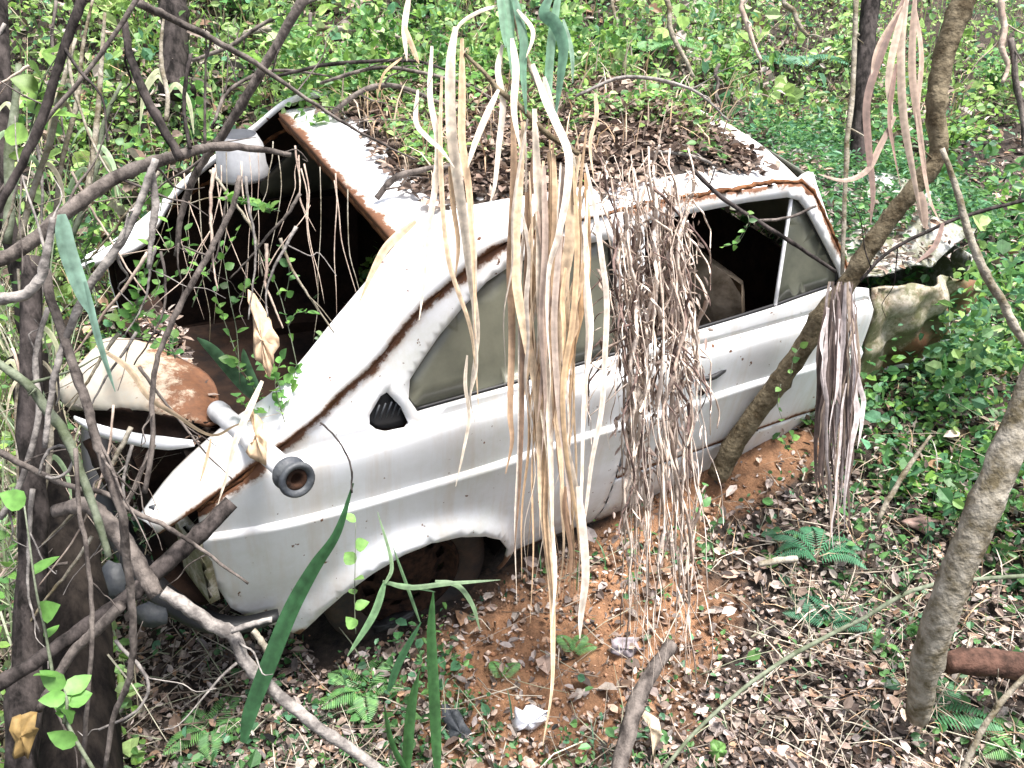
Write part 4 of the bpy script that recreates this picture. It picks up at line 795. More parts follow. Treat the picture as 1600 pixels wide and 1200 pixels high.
leafy('vine_shoot', 'cluster of fresh green leaves beside the curled tan leaf above the pipe', 'vine', [PP([(430, 660), (440, 620), (425, 580), (400, 560)], 2.25), PP([(440, 650), (455, 610), (462, 575)], 2.25), PP([(430, 650), (400, 610), (375, 575), (350, 560)], 2.3), PP([(445, 660), (430, 600), (440, 560)], 2.2), PP([(430, 640), (395, 640), (370, 620)], 2.25)], 12, .034, .013)
leafy('vine_shoot', 'pale leaflets lying over the white pillar beside the opening', 'vine', [PP([(500, 570), (530, 545), (560, 525), (600, 505)], 2.33), PP([(480, 560), (520, 530), (550, 500), (600, 470), (640, 440)], 2.38), PP([(520, 545), (500, 520)], 2.35)], 10, .030, .010, [(.28, .42, .2), (.22, .38, .18)])
leafy('vine_shoot', 'leafy sprig growing in front of the left hatch darkness', 'vine', [PP([(300, 480), (320, 430), (350, 400), (372, 360)], 2.35), PP([(330, 440), (300, 400), (290, 360)], 2.35), PP([(240, 470), (260, 440), (300, 420)], 2.3)], 8, .028, .010)
for k, (u0, v0, u1, v1, lb) in enumerate([(150, 480, 60, 120, 'leafy shoot winding up the left thicket to the crossing branches'), (60, 620, 20, 330, 'leafy shoot along the grey fibrous trunk'), (250, 330, 180, 120, 'leafy shoot behind the short black branch'), (210, 520, 250, 330, 'leafy shoot between the bowed limb and the buckled lid'), (120, 420, 210, 280, 'leafy shoot trailing under the bowed limb'), (330, 230, 300, 70, 'leafy shoot beyond the far pillar'), (45, 1000, 20, 700, 'leafy shoot on the grey trunk at the lower left'), (280, 560, 190, 470, 'leafy shoot spreading over the buckled lid'), (560, 150, 470, 60, 'leafy shoot behind the rear corner of the roof'), (430, 330, 330, 300, 'leafy shoot dangling from the bowed limb end')]):
    ps = []
    for q in range(3):
        c = rng.normal()*30; ps.append(PP([(u0+(u1-u0)*t_+c*math.sin(t_*2.5)+rng.normal()*6, v0+(v1-v0)*t_) for t_ in np.linspace(0, rng.uniform(.5, 1), 6)], 2.15 if k not in (5, 8) else 3.3))
    leafy('vine_shoot', lb, 'vine', ps, 12, .032 if k not in (5, 8) else .05, .012 if k not in (5, 8) else .02, BG)
leafy('vine_shoot', 'small sprig hanging inside the front door window', 'vine', [PP([(1165, 330), (1170, 345), (1160, 370), (1145, 388)], 2.62), PP([(1168, 350), (1150, 378), (1128, 386)], 2.62)], 5, .026, .009)
leafy('vine_shoot', 'three small leaves sprouting from the leaning tree before the door', 'vine', [PP([(1235, 590), (1240, 560), (1250, 542)], 2.85), PP([(1220, 600), (1215, 630), (1222, 655)], 2.85)], 4, .03, .012)
leafy('seedling', 'round-leaved seedling standing in the wheel arch', 'seedling', [PP([(556, 990), (554, 940), (555, 880), (556, 815)], 2.15)], 7, .035, .017, [(.22, .42, .12)])
leafy('seedling', 'tiny seedling rooted in the soil under the front of the door', 'seedling', [PP([(1232, 705), (1236, 690), (1240, 680)], 3.1), PP([(1232, 705), (1226, 692), (1222, 684)], 3.1)], 4, .03, .012)
leafy('seedling', 'seedling by the foot of the dead vines, right of the sill', 'seedling', [PP([(1100, 810), (1098, 780), (1102, 760)], 2.7)], 5, .035, .016, [(.1, .26, .08)])
leafy('sapling', 'broad-leaved sapling in the lower left corner', 'sapling', [PP([(150, 1210), (105, 1130), (84, 1060), (70, 983), (56, 920), (38, 790)], 1.6), PP([(100, 1130), (105, 1100), (100, 1075)], 1.6)], 7, .05, .02, [(.16, .36, .08)], r=.004)
leafy('climbing_plant', 'large yellow-green leaves at the upper left beside the black trunk', 'climber', [PP([(40, 240), (55, 170), (70, 120), (95, 80)], 1.9), PP([(40, 230), (62, 170), (60, 140)], 1.9)], 6, .09, .03, [(.22, .36, .08), (.16, .30, .07)], r=.003)
for k, (u0, v0, lab) in enumerate([(720, 130, 'low green sprout behind the first straw blades on the roof'), (785, 270, 'leafy sprout in the middle of the roof litter'), (1100, 250, 'leafy sprout on the roof near its front edge'), (1040, 160, 'bushy sprout at the far roof edge'), (950, 170, 'dark green sprout behind the hanging blades on the roof'), (1080, 230, 'trailing sprout over the roof side above the front window'), (620, 130, 'yellowish sprout at the far rear corner of the roof'), (880, 300, 'small sprout in the litter beside the gutter')]):
    d0 = float(np.interp(u0, [450, 1250], [2.75, 3.05]))+(250-v0)*.0025
    leafy('roof_sprout', lab, 'sprout', [[P(u0, v0+20, d0)+0*q, P(u0, v0+20, d0)+np.array([rng.normal()*.05, rng.normal()*.04, .05]), P(u0, v0+20, d0)+np.array([rng.normal()*.10, rng.normal()*.08, .09])] for q in range(9)], 8, .035, .013, BG)
# ferns
def fern(label, u, v, size, nf, pal, az=None, tone=1, lift=.5):
    d = gdepth(u, v)-.01; base = P(u, v, d); e = empty('fern', base, label, 'fern'); 
    for k in range(nf):
        a = (az if az is not None else 0)+(k-(nf-1)/2)*(1.0 if az is not None else 6.28/nf)+rng.normal()*.15
        Lf = size*rng.uniform(.8, 1.1); h = np.array([math.cos(a), math.sin(a), 0]); pth = np.array([base+h*Lf*s+np.array([0, 0, Lf*lift*(s-s*s*.9)*1.6+.02]) for s in np.linspace(0, 1, 24)])
        pos = []; dr = []; Ls = []
        for i in range(2, 24):
            s = i/23; T = pth[i]-pth[i-1]; T /= np.linalg.norm(T); sd_ = np.cross(T, [0, 0, 1]); sd_ /= np.linalg.norm(sd_)+1e-9
            for q in (-1, 1): pos.append(pth[i]); dr.append(sd_*q+T*.45+np.array([0, 0, -.1])); Ls.append(Lf*.30*math.sin(math.pi*min(1, .18+s*.82))**.8+.004)
        Ls = np.array(Ls); V_, F_ = leaves_np(np.array(pos), np.array(dr), np.tile([0, -.3, 1.], (len(pos), 1))+rng.normal(size=(len(pos), 3))*.1, Ls, np.full(len(Ls), Lf*.021))
        fo = mesh('frond', V_, F_, M['green'], e, cols=rcol(len(pos), pal, .08).repeat(6, 0))
FG = [(.10, .28, .13), (.08, .24, .10)]; FB = [(.18, .38, .12), (.14, .32, .12)]
fern('blue-green fern with broad fronds in front of the hanging leaf bundle', 1275, 885, .17, 5, [(.10, .30, .16)], az=1.4, lift=.9)
fern('dark green fern low in the litter under the hanging leaf bundle', 1290, 985, .16, 4, [(.06, .2, .11)], az=1.5)
fern('single fern frond at the foot of the pale slanting trunk', 1440, 1125, .20, 2, FG, az=.2, lift=.4)
fern('yellow-green fern at the bottom right corner', 1595, 1180, .15, 4, FB, az=2.0)
fern('small fern at the bottom left below the knotty branch', 330, 1150, .14, 5, FB)
fern('fern frond on the red soil below the sill', 785, 1070, .09, 2, FB, az=1.5)
fern('short fern beside the straw blade tips', 895, 1030, .10, 3, FB, az=1.2)
fern('bright fern left of the green upright blades', 570, 1090, .15, 5, FB)
fern('fern behind the roof among the bright undergrowth', 1010, 90, .35, 6, FB)
fern('blue-tinted fern on the slope behind the front of the roof', 1230, 110, .4, 6, [(.12, .30, .18)])
# large single leaves and litter pieces
def bigleaf(label, pts, d, m_='dead', col=(.5, .36, .24), name='curled_dead_leaf', cat='dead leaf', curl=.10, parent=None):
    q = np.array([P(u, v, d) for u, v in pts]); c = q.mean(0); V_ = []; F_ = []; n = len(q); rings = 4
    for r_ in range(rings+1):
        s = r_/rings
        for i in range(n):
            off = VIEW*-1*curl*.1*(1-s*s)+VIEW*rng.normal()*.002+VIEW*.012*math.sin(i*2.1)*s; V_.append(c+(q[i]-c)*s+off)
    for r_ in range(rings):
        for i in range(n): F_.append((r_*n+i, r_*n+(i+1) % n, (r_+1)*n+(i+1) % n, (r_+1)*n+i))
    V_ = np.array(V_)
    o = mesh(name, V_-c, F_, M[m_], cols=np.tile(col, (len(V_), 1))*(1+rng.normal(size=(len(V_), 1))*.10)); o.location = tuple(c); s_ = o.modifiers.new('t', 'SOLIDIFY'); s_.thickness = .0015
    setp(o, label, cat); return o
def dens(pl, k=3, j=2.0):
    out = []
    for i in range(len(pl)):
        a, b_ = np.array(pl[i], float), np.array(pl[(i+1) % len(pl)], float)
        for s in range(k): out.append(tuple(a+(b_-a)*s/k+rng.normal(size=2)*j*(s > 0)))
    return out
bigleaf('curled tan dead leaf caught above the pipe', dens([(388, 452), (412, 482), (436, 528), (428, 566), (421, 590), (411, 572), (396, 556), (395, 510)]), 2.12, col=(.62, .45, .30))
bigleaf('crumpled tan leaf lying on the pipe', dens([(392, 632), (404, 650), (417, 690), (415, 728), (384, 706), (398, 680)]), 2.08, col=(.62, .46, .30))
bb = empty('dry_grass_clump', P(405, 600, 2.05), 'two straw blades crossing the pipe down to the white tail strip', 'dry grass')
blade(bb, [(410, 595), (385, 650), (368, 690), (355, 740), (340, 790)], 2.05, 6, STRAW[2:3]); blade(bb, [(150, 540), (200, 575), (232, 620), (270, 645), (330, 680), (375, 662), (465, 638)], 2.1, 5, STRAW[:1]); blade(bb, [(330, 685), (322, 720), (312, 755)], 2.08, 3, STRAW[:1])
bigleaf('yellow-brown rotting leaf at the lower left corner', dens([(20, 1120), (48, 1112), (60, 1140), (45, 1185), (18, 1180)]), 1.8, col=(.26, .17, .06))
bigleaf('pinkish dead leaf on the litter left of the slanting trunk', dens([(1408, 815), (1440, 803), (1470, 815), (1445, 835)]), gdepth(1440, 820)-.05, col=(.42, .28, .24))
bigleaf('large grey-purple dead leaf on the ground near the vine tips', dens([(955, 1000), (990, 995), (1005, 1015), (980, 1030), (955, 1020)]), gdepth(980, 1010)-.04, col=(.3, .26, .28))
bigleaf('brown dead leaf with a pale back at the bottom centre', dens([(985, 1098), (1010, 1110), (1030, 1125), (1034, 1150), (1020, 1190), (1018, 1150), (1008, 1120)], 2, 1), gdepth(1000, 1110)-.15, col=(.62, .5, .36))
bigleaf('bright green oval leaf on the litter at the lower right', dens([(1110, 1160), (1122, 1155), (1135, 1165), (1134, 1180), (1120, 1192), (1108, 1178)], 2, .5), gdepth(1120, 1170)-.06, 'green', (.18, .36, .10), 'fallen_leaf', 'leaf')
bigleaf('orange-tan dead leaf at the bottom edge', dens([(815, 1192), (830, 1183), (842, 1200), (825, 1215)], 2, 1), gdepth(825, 1195)-.03, col=(.7, .45, .35))
bigleaf('grey sheet half buried in the soil at the bottom', dens([(690, 1100), (715, 1108), (735, 1140), (760, 1178), (720, 1172), (695, 1150)], 3, 1), gdepth(720, 1140)-.03, 'rubber', (.1, .1, .12), 'buried_sheet', 'sheet', .1)
bigleaf('crumpled white plastic scrap on the red soil', dens([(803, 1112), (822, 1102), (858, 1110), (855, 1125), (825, 1142), (802, 1138)], 3, 3), gdepth(830, 1125)-.04, 'scrap', (.8, .8, .85), 'plastic_scrap', 'litter', .35)
bigleaf('dark plastic shred at the foot of the wheel', dens([(580, 975), (615, 958), (655, 952), (640, 968), (610, 985), (585, 990)], 3, 2), gdepth(615, 985)-.06, 'black', (.02, .02, .02), 'plastic_shred', 'litter', .3)
# number plate and chrome bits behind the bumper (parts of the car)
def carbit(name, pts, d, m_, th=.01):
    q = np.array([PC(u, v, d) for u, v in pts]); n = len(q); c = q.mean(0)-np.array([0, 0, 0]); V_ = list(q)+[c+np.array([-.25, -.5, .3])*.02]
    o = mesh(name, V_, [(i, (i+1) % n, n) for i in range(n)], m_, car); s_ = o.modifiers.new('t', 'SOLIDIFY'); s_.thickness = th
carbit('lamp_unit', dens([(160, 890), (172, 875), (190, 880), (198, 905), (190, 940), (170, 945), (158, 925)], 2, 1), 2.45, M['rubber'])
carbit('bumper_end', dens([(215, 948), (235, 940), (260, 950), (262, 972), (240, 978), (218, 972)], 2, 1), 2.4, M['rubber'])

# ------------------------------------------------------------ scattered stuff
def cloud(n, rmin, rmax, amin=-42, amax=42, power=1.0):
    """points on the ground spread evenly over the hillside in view and beyond its edges; thinner with distance"""
    r = rmin*(rmax/rmin)**rng.random(n) if power == 1 else np.sqrt(rng.uniform(rmin**2, rmax**2, n))
    a = np.radians(rng.uniform(amin, amax, n)); f = R[2][:2]/np.linalg.norm(R[2][:2]); s = R[0][:2]/np.linalg.norm(R[0][:2])
    xy = CC[:2]+r[:, None]*(np.cos(a)[:, None]*f+np.sin(a)[:, None]*s); return xy[:, 0], xy[:, 1]
def incar(x, y, m_=0): return (x > -.38-m_) & (x < 1.9+m_) & (np.abs(y) < .76+m_)
soilf = lambda x, y: np.maximum(np.exp(-(((x-.3)/.68)**2+((y+1.15)/.42)**2)**1.5), np.exp(-(((x-1.1)/.75)**2+((y+.86)/.16)**2)**1.5))
def put(name, n, rmin, rmax, pal, L, W, matk, h=.02, flat=.6, mask=None, label='', cat='', amin=-42, amax=42, jit=.25, clump=0, fold=.25):
    x, y = cloud(n, rmin, rmax, amin, amax); k = ~incar(x, y, .03)
    if mask is not None: k &= mask(x, y)
    x, y = x[k], y[k]; n = len(x)
    hh = np.abs(rng.normal(size=n))*h
    if clump: hh *= np.clip(hsh(x*3.3+5, y*3.1)*1.5+.9, .1, 2.2)
    pos = c2w(np.c_[x, y, gz(x, y)+.003+hh]); nr = rng.normal(size=(n, 3))*(1-flat)+[0, -.15, 1]
    dr = rng.normal(size=(n, 3)); dr[:, 2] *= (1-flat); sc = np.clip(np.hypot(x-CC[0], y-CC[1])/2.5, .8, 2.2)**.5
    V_, F_ = leaves_np(pos, dr, nr, L*sc*(zz := np.clip(rng.lognormal(-.12, .42, n), .3, 2.4)), rng.uniform(.7, 1.3, n)*W*sc*zz, fold)
    o = mesh(name, V_, F_, M[matk], cols=rcol(n, pal, jit).repeat(6, 0), smooth=False); return setp(o, label, cat, kind='stuff')
LIT = [(.24, .175, .14), (.13, .09, .075), (.34, .26, .21), (.44, .37, .34), (.30, .18, .11), (.07, .05, .042), (.40, .35, .31), (.30, .26, .25), (.16, .12, .10)]
put('leaf_litter', 120000, .5, 8, LIT, .028, .008, 'dead', .02, .45, lambda x, y: rng.random(len(x)) > soilf(x, y)*.84, 'brown leaf litter covering the forest floor around the car', 'leaf litter', -60, 60, jit=.4)
put('broad_leaf_litter', 3800, .5, 9, LIT, .046, .015, 'dead', .015, .7, lambda x, y: rng.random(len(x)) > soilf(x, y)*.7, 'larger flat dead leaves scattered over the litter', 'leaf litter', -60, 60, fold=.3)
# twigs in the litter
x, y = cloud(6500, .5, 7, -55, 55); k = ~incar(x, y, .1) & (rng.random(len(x)) > soilf(x, y)*.8); x, y = x[k], y[k]; parts = []
base = c2w(np.c_[x, y, gz(x, y)+.02+rng.uniform(0, .03, len(x))])
for p in base:
    d_ = rng.normal(size=3); d_[2] *= .25; d_ /= np.linalg.norm(d_); Lg = .05+rng.exponential(.13); b2 = rng.normal(size=3)*.02
    parts.append(tube_g(np.array([p, p+d_*Lg*.5+b2*.5, p+d_*Lg]), [rng.uniform(.001, .0034), .0008], 4))
nv = 12; V_ = np.array([v for pr in parts for v in pr[0]]); F_ = merge(parts)[1]
o = mesh('twig_litter', V_, F_, M['straw'], cols=rcol(len(parts), [(.52, .46, .38), (.34, .26, .2), (.66, .60, .50), (.2, .15, .12), (.36, .38, .26)], .15).repeat(len(V_)//len(parts), 0)); setp(o, 'thin dead twigs strewn through the leaf litter', 'twigs', kind='stuff')
# pebbles and crumbs of soil on the bare patch
n = 2600; x = rng.normal(.3, .6, n); y = rng.normal(-1.15, .35, n); k = ~incar(x, y, .0); x, y = x[k], y[k]; n = len(x)
cube = np.array([(1, 0, 0), (-1, 0, 0), (0, 1, 0), (0, -1, 0), (0, 0, 1), (0, 0, -1)], float); tri = np.array([(0, 2, 4), (2, 1, 4), (1, 3, 4), (3, 0, 4), (2, 0, 5), (1, 2, 5), (3, 1, 5), (0, 3, 5)])
sz = rng.lognormal(-5.25, .5, n); c_ = c2w(np.c_[x, y, gz(x, y)+.002]); V_ = (c_[:, None, :]+cube[None]*sz[:, None, None]*rng.uniform(.5, 1.3, (n, 6, 1))).reshape(-1, 3); F_ = (tri[None]+(np.arange(n)*6)[:, None, None]).reshape(-1, 3)
o = mesh('soil_crumbs', V_, F_, M['dead'], cols=rcol(n, [(.40, .20, .11), (.30, .14, .07), (.5, .3, .2), (.55, .48, .42), (.2, .12, .08)], .15).repeat(6, 0)); setp(o, 'reddish crumbs of soil and grit on the bare patch beside the sill', 'soil', kind='stuff')
# green ground cover
patch = lambda th: (lambda x, y: (hsh(x*1.7+2, y*1.9) + rng.normal(size=len(x))*.25 > th) & (rng.random(len(x)) > soilf(x, y)*.97))
GPAL = [(.09, .22, .07), (.06, .17, .06), (.13, .28, .08), (.10, .25, .14)]
put('ground_cover', 46000, .5, 5, GPAL, .026, .010, 'green', .05, .45, lambda x, y: patch(-.02)(x, y) | ((x < .0) & (y < -.85) & (rng.random(len(x)) < .75)), 'low green leaves creeping over the litter around the car', 'ground cover', -60, 60, clump=1)
YG = [(.20, .37, .07), (.30, .47, .11), (.12, .28, .07), (.40, .54, .22), (.08, .19, .06), (.18, .36, .15)]
PG = [(.30, .46, .14), (.42, .56, .26), (.22, .38, .09), (.36, .48, .16)]; BGN = [(.10, .26, .13), (.16, .34, .20), (.07, .19, .09)]
H1 = lambda x, y: hsh(x*1.3, y*1.5); H2 = lambda x, y: hsh(x*1.9+7, y*1.6+3)
put('fine_undergrowth', 135000, 3.0, 13, YG+PG[:2], .020, .0075, 'green', .22, .2, lambda x, y: (y > .9) & (H1(x, y)+rng.normal(size=len(x))*.25 > -.35), 'fine-leaved bright undergrowth covering the slope behind the car', 'undergrowth', -50, 50, clump=1)
put('broad_undergrowth', 34000, 3.0, 13, PG, .046, .018, 'green', .30, .2, lambda x, y: (y > .9) & (H2(x, y)+rng.normal(size=len(x))*.15 > .25), 'broad-leaved pale green patches on the slope behind the car', 'undergrowth', -50, 50, clump=1)
put('dark_undergrowth', 20000, 3.0, 14, BGN, .032, .012, 'green', .18, .3, lambda x, y: (y > .7) & (H2(x, y)+rng.normal(size=len(x))*.2 < .05), 'blue-green creeping growth between the paler patches behind the car', 'undergrowth', -50, 50, clump=1)
put('far_undergrowth', 30000, 10, 40, YG, .07, .03, 'green', .35, .35, lambda x, y: (y > .9), 'green undergrowth higher up the hillside', 'undergrowth', -50, 50, clump=1)
put('front_undergrowth', 22000, 2.6, 6, GPAL+YG[:1], .034, .013, 'green', .14, .35, lambda x, y: (x > 1.6) & (y < 1.2) & (hsh(x*2.3, y*2.1)+rng.normal(size=len(x))*.3 > -.3), 'leafy growth round the buried front end of the car', 'undergrowth', 0, 50, clump=1)
# shrubs on the slope: each its own thing
spots = [(-1.6, 2.2), (-.6, 2.0), (.3, 2.3), (1.2, 2.0), (2.1, 1.8), (2.9, 1.4), (3.6, 2.4), (-2.5, 3.0), (-1.1, 3.3), (.2, 3.5), (1.5, 3.2), (2.7, 3.0), (4.6, 1.9), (5.4, 3.2), (4.0, 4.0), (2.4, 4.6), (.9, 5.0), (-.8, 4.8), (-2.4, 5.2), (6.5, 4.5), (5.0, 5.6), (3.3, 6.2), (1.2, 6.8), (-1.2, 6.6), (-3.4, 4.2), (4.2, .7), (5.6, 1.4), (3.4, .5)]
def shrub(x, y, label, size, pal, nst=13, nl=17):
    b0 = gpt(np.array([x]), np.array([y]))[0]; ps = []
    for k in range(nst):
        a = rng.uniform(0, 6.28); l_ = size*rng.uniform(.5, 1.1); h = np.array([math.cos(a), math.sin(a), 0])
        ps.append([b0, b0+h*l_*.2+[0, 0, l_*.5], b0+h*l_*.5+[0, 0, l_*.8]+rng.normal(size=3)*.04, b0+h*l_*.85+[0, 0, l_*.72]+rng.normal(size=3)*.06])
    e = leafy('shrub', label, 'shrub', ps, nl, .055, .02, pal, r=.003, group='shrubs on the slope behind the car', mstem='bark'); return e
lab = ['wispy', 'light green', 'rounded', 'low', 'dense', 'dark green', 'loose', 'yellow-green', 'small-leaved', 'spreading']
place = ['behind the far rear corner of the car', 'behind the open hatch', 'behind the middle of the roof', 'behind the hanging straw blades', 'behind the front of the roof', 'beside the buried bonnet', 'under the hanging brown leaves at the upper right', 'at the top left near the crossing branches', 'by the dark rotten stump', 'uphill of the roof sprouts', 'uphill of the front door window', 'below the dark slim trunk', 'at the right behind the forked tree', 'near the right edge above the bonnet', 'high on the slope right of centre', 'high behind the dead vines', 'high behind the straw clump', 'high on the slope left of centre', 'high in the top left corner', 'at the far right top corner', 'in the distance behind the forked tree', 'in the distance right of centre', 'in the distance at the top centre', 'in the distance left of centre', 'far left beside the black trunk', 'in front of the far right undergrowth', 'by the pale branch at the right edge', 'beside the crumpled front wing']
pals = [YG, YG[:3], [(.10, .27, .08), (.14, .32, .09)], [(.08, .22, .07), (.12, .28, .1)]]
for i, (x, y) in enumerate(spots):
    shrub(x, y, '%s shrub %s' % (lab[i % 10], place[i]), rng.uniform(.28, .5), pals[i % 4], 12, 15)
put('thicket_leaves', 9000, 1.6, 3.4, YG, .04, .016, 'green', .30, .35, lambda x, y: (x < -.95) & (hsh(x*3, y*3)+rng.normal(size=len(x))*.3 > .05), 'loose green leaves in the thicket at the left of the car', 'undergrowth', -60, -8)
def grass(name, n, pts, Lr, Wd, pal, matk, label, cat, lean=.5):
    b = pts; n = len(b); az = rng.uniform(0, 6.28, n); h = np.c_[np.cos(az), np.sin(az), np.zeros(n)]; L_ = rng.uniform(Lr[0], Lr[1], n)[:, None]; sd_ = np.cross(h, [0, 0, 1.]); a_ = rng.uniform(0, 3.1, n)[:, None]; sd_ = sd_*np.cos(a_)+h*np.sin(a_); ln = rng.uniform(.15, 1, n)[:, None]*lean; V2 = []
    for t_, w_ in ((0, .6), (.3, 1), (.6, .85), (.85, .5), (1, .06)):
        c = b+np.array([0, 0, 1.])*L_*(t_-t_*t_*ln*.9)+h*L_*ln*t_*t_; V2 += [c-sd_*Wd*w_, c+sd_*Wd*w_]
    V2 = np.stack(V2, 1).reshape(-1, 3); o = (np.arange(n)*10)[:, None]; F2 = np.concatenate([o+np.array([[2*k, 2*k+1, 2*k+3, 2*k+2]]) for k in range(4)], 0)
    return setp(mesh(name, V2, F2, M[matk], cols=rcol(n, pal, .2).repeat(10, 0)), label, cat, kind='stuff')
def gpts(n, r0, r1, a0, a1, f):
    x, y = cloud(n, r0, r1, a0, a1); k = ~incar(x, y, .05) & f(x, y); return c2w(np.c_[x[k], y[k], gz(x[k], y[k])])
grass('slope_grass', 0, gpts(9000, 3.0, 12, -48, 48, lambda x, y: (y > .95) & (hsh(x*1.1+4, y*1.3)+rng.normal(size=len(x))*.3 > -.2)), (.12, .42), .0045, YG, 'green', 'long green grass standing in the undergrowth behind the car', 'grass')
grass('slope_straw', 0, gpts(3200, 3.0, 10, -48, 48, lambda x, y: (y > .95)), (.10, .40), .0035, STRAW+BROWN, 'straw', 'dry straw among the undergrowth behind the car', 'straw', .9)
grass('ground_straw', 0, gpts(5200, .6, 5, -10, 60, lambda x, y: (x > .9) & (y < .9) & (rng.random(len(x)) > soilf(x, y))), (.06, .24), .0022, STRAW+BROWN+[(.5, .46, .42)], 'straw', 'flattened dry straw lying on the litter at the right', 'straw', 1.15)
grass('ground_grass', 0, gpts(8000, .6, 5, -60, 60, lambda x, y: (y < .9) & (patch(.15)(x, y))), (.04, .16), .003, GPAL+[(.14, .32, .2)], 'green', 'short green grass in the litter around the car', 'grass', .8)
n = 620; x = rng.uniform(-1.7, -.95, n); y = rng.uniform(-.7, 2.0, n); grass('thicket_stalks', 0, c2w(np.c_[x, y, gz(x, y)]), (.4, 1.5), .0035, [(.42, .36, .26), (.26, .20, .15), (.5, .46, .36), (.25, .36, .18), (.35, .42, .30)], 'straw', 'tangle of thin stalks in the thicket at the left of the car', 'stalks', .6)
n = 11000; x = rng.uniform(-.02, 1.50, n); y = np.clip(rng.normal(.68, .17, n), .3, 1.1); k = hsh(x*5, y*4)+rng.normal(size=n)*.3-.5*(x > 1.3) > -.7; x, y = x[k], y[k]; n = len(x); top = np.maximum(rooffn(x, np.minimum(y, .6))[:, 2]*(y < .66), gz(x, y)+.1)
pos = c2w(np.c_[x, y, top+rng.uniform(0, .22, n)*np.clip(1+1.2*hsh(x*7, y*6), .15, 2)]); nr = rng.normal(size=(n, 3))*.5+[0, -.2, 1]; dr = rng.normal(size=(n, 3)); V_, F_ = leaves_np(pos, dr, nr, rng.uniform(.018, .05, n), rng.uniform(.007, .018, n), .25)
setp(mesh('roof_edge_weeds', V_, F_, M['green'], cols=rcol(n, YG, .2).repeat(6, 0), smooth=False), 'leafy weeds spilling over the far edge of the roof', 'weeds', kind='stuff')
n = 800; x = rng.uniform(.1, 1.4, n); y = rng.uniform(-.35, .9, n); grass('roof_stalks', 0, c2w(np.c_[x, y, rooffn(x, np.minimum(y, .6))[:, 2]+.03]), (.06, .26), .0028, STRAW+BROWN+[(.12, .08, .06)], 'straw', 'dry stalks poking out of the litter on the roof', 'stalks', 1.0)
put('wing_weeds', 60000, 2.2, 6, YG+BGN, .030, .011, 'green', .30, .2, lambda x, y: (x > 1.95) & (x < 3.4) & (y > -1.15) & (y < -.80) & (hsh(x*5, y*6)+rng.normal(size=len(x))*.3 > -.1), 'leafy weeds growing up in front of the crumpled wing', 'weeds', 0, 50, clump=1)
# roof litter
n = 9000; x = rng.uniform(.08, 1.42, n); y = rng.uniform(-.50, .66, n)
keep = (x > .11+.08*np.sin(y*9)+.05*rng.normal(size=n)) & (y > -.46+.05*np.sin(x*8)+.04*rng.normal(size=n)) & (x < 1.44-.07*(y < .1)+.02*rng.normal(size=n)); x, y = x[keep], y[keep]; n = len(x)
mound = lambda x, y: .05*np.clip((x-.12)/.3, 0, 1)*np.clip((y+.46)/.25, 0, 1)*np.clip((1.42-x)/.2, 0, 1)*(1+.5*hsh(x*5, y*5))
pos = c2w(np.c_[x, y, rooffn(x, y)[:, 2]+mound(x, y)+.004+np.abs(rng.normal(size=n))*.012]); nr = rng.normal(size=(n, 3))*.5+[0, 0, 1]; dr = rng.normal(size=(n, 3)); dr[:, 2] *= .35
V_, F_ = leaves_np(pos, dr, nr, rng.uniform(.02, .055, n), rng.uniform(.006, .016, n), .3)
o = mesh('roof_litter', V_, F_, M['dead'], cols=rcol(n, [(.20, .14, .11), (.28, .20, .15), (.12, .08, .065), (.36, .28, .23), (.07, .05, .04)], .2).repeat(6, 0), smooth=False); setp(o, 'brown dead leaves and humus heaped on the car roof', 'leaf litter', kind='stuff')
gx_, gy_ = np.meshgrid(np.linspace(.14, 1.40, 60), np.linspace(-.44, .56, 50)); V_ = np.c_[gx_.ravel(), gy_.ravel(), rooffn(gx_.ravel(), gy_.ravel())[:, 2]+mound(gx_.ravel(), gy_.ravel())*1.0-.004+rng.normal(size=3000)*.003]
ii = np.arange(3000).reshape(50, 60); F_ = np.stack([ii[:-1, :-1], ii[:-1, 1:], ii[1:, 1:], ii[1:, :-1]], -1).reshape(-1, 4)
o = mesh('roof_humus', c2w(V_), F_, M['soil'], attrs={'soil': np.zeros(3000)}); setp(o, 'dark humus layer under the leaves on the roof', 'humus', kind='stuff')
n = 8000; x = rng.uniform(.15, 1.36, n); y = rng.uniform(-.30, .75, n); keep = (hsh(x*4+1, y*4)+.9*(y-.15)+rng.normal(size=n)*.25 > .02); x, y = x[keep], y[keep]; n = len(x)
pos = c2w(np.c_[x, y, rooffn(x, np.minimum(y, .6))[:, 2]+.05+np.abs(rng.normal(size=n))*.035*(1+hsh(x*9, y*9))]); nr = rng.normal(size=(n, 3))*.4+[0, -.2, 1]; dr = rng.normal(size=(n, 3)); dr[:, 2] *= .4
V_, F_ = leaves_np(pos, dr, nr, rng.uniform(.015, .036, n), rng.uniform(.006, .013, n), .25)
o = mesh('roof_creeper', V_, F_, M['green'], cols=rcol(n, YG, .2).repeat(6, 0), smooth=False); setp(o, 'small green creepers spreading over the far side of the roof', 'creeper', kind='stuff')
put('bank_litter', 16000, 3.0, 7, LIT, .05, .014, 'dead', .16, .5, lambda x, y: (y > .85) & (hsh(x*2.1+3, y*2.3)+rng.normal(size=len(x))*.3 > .1), 'dead leaves and straw showing between the greenery behind the car', 'leaf litter', -50, 50, jit=.35)
x, y = cloud(1500, 3.2, 9, -45, 45); k = (y > .95); x, y = x[k], y[k]; parts = []
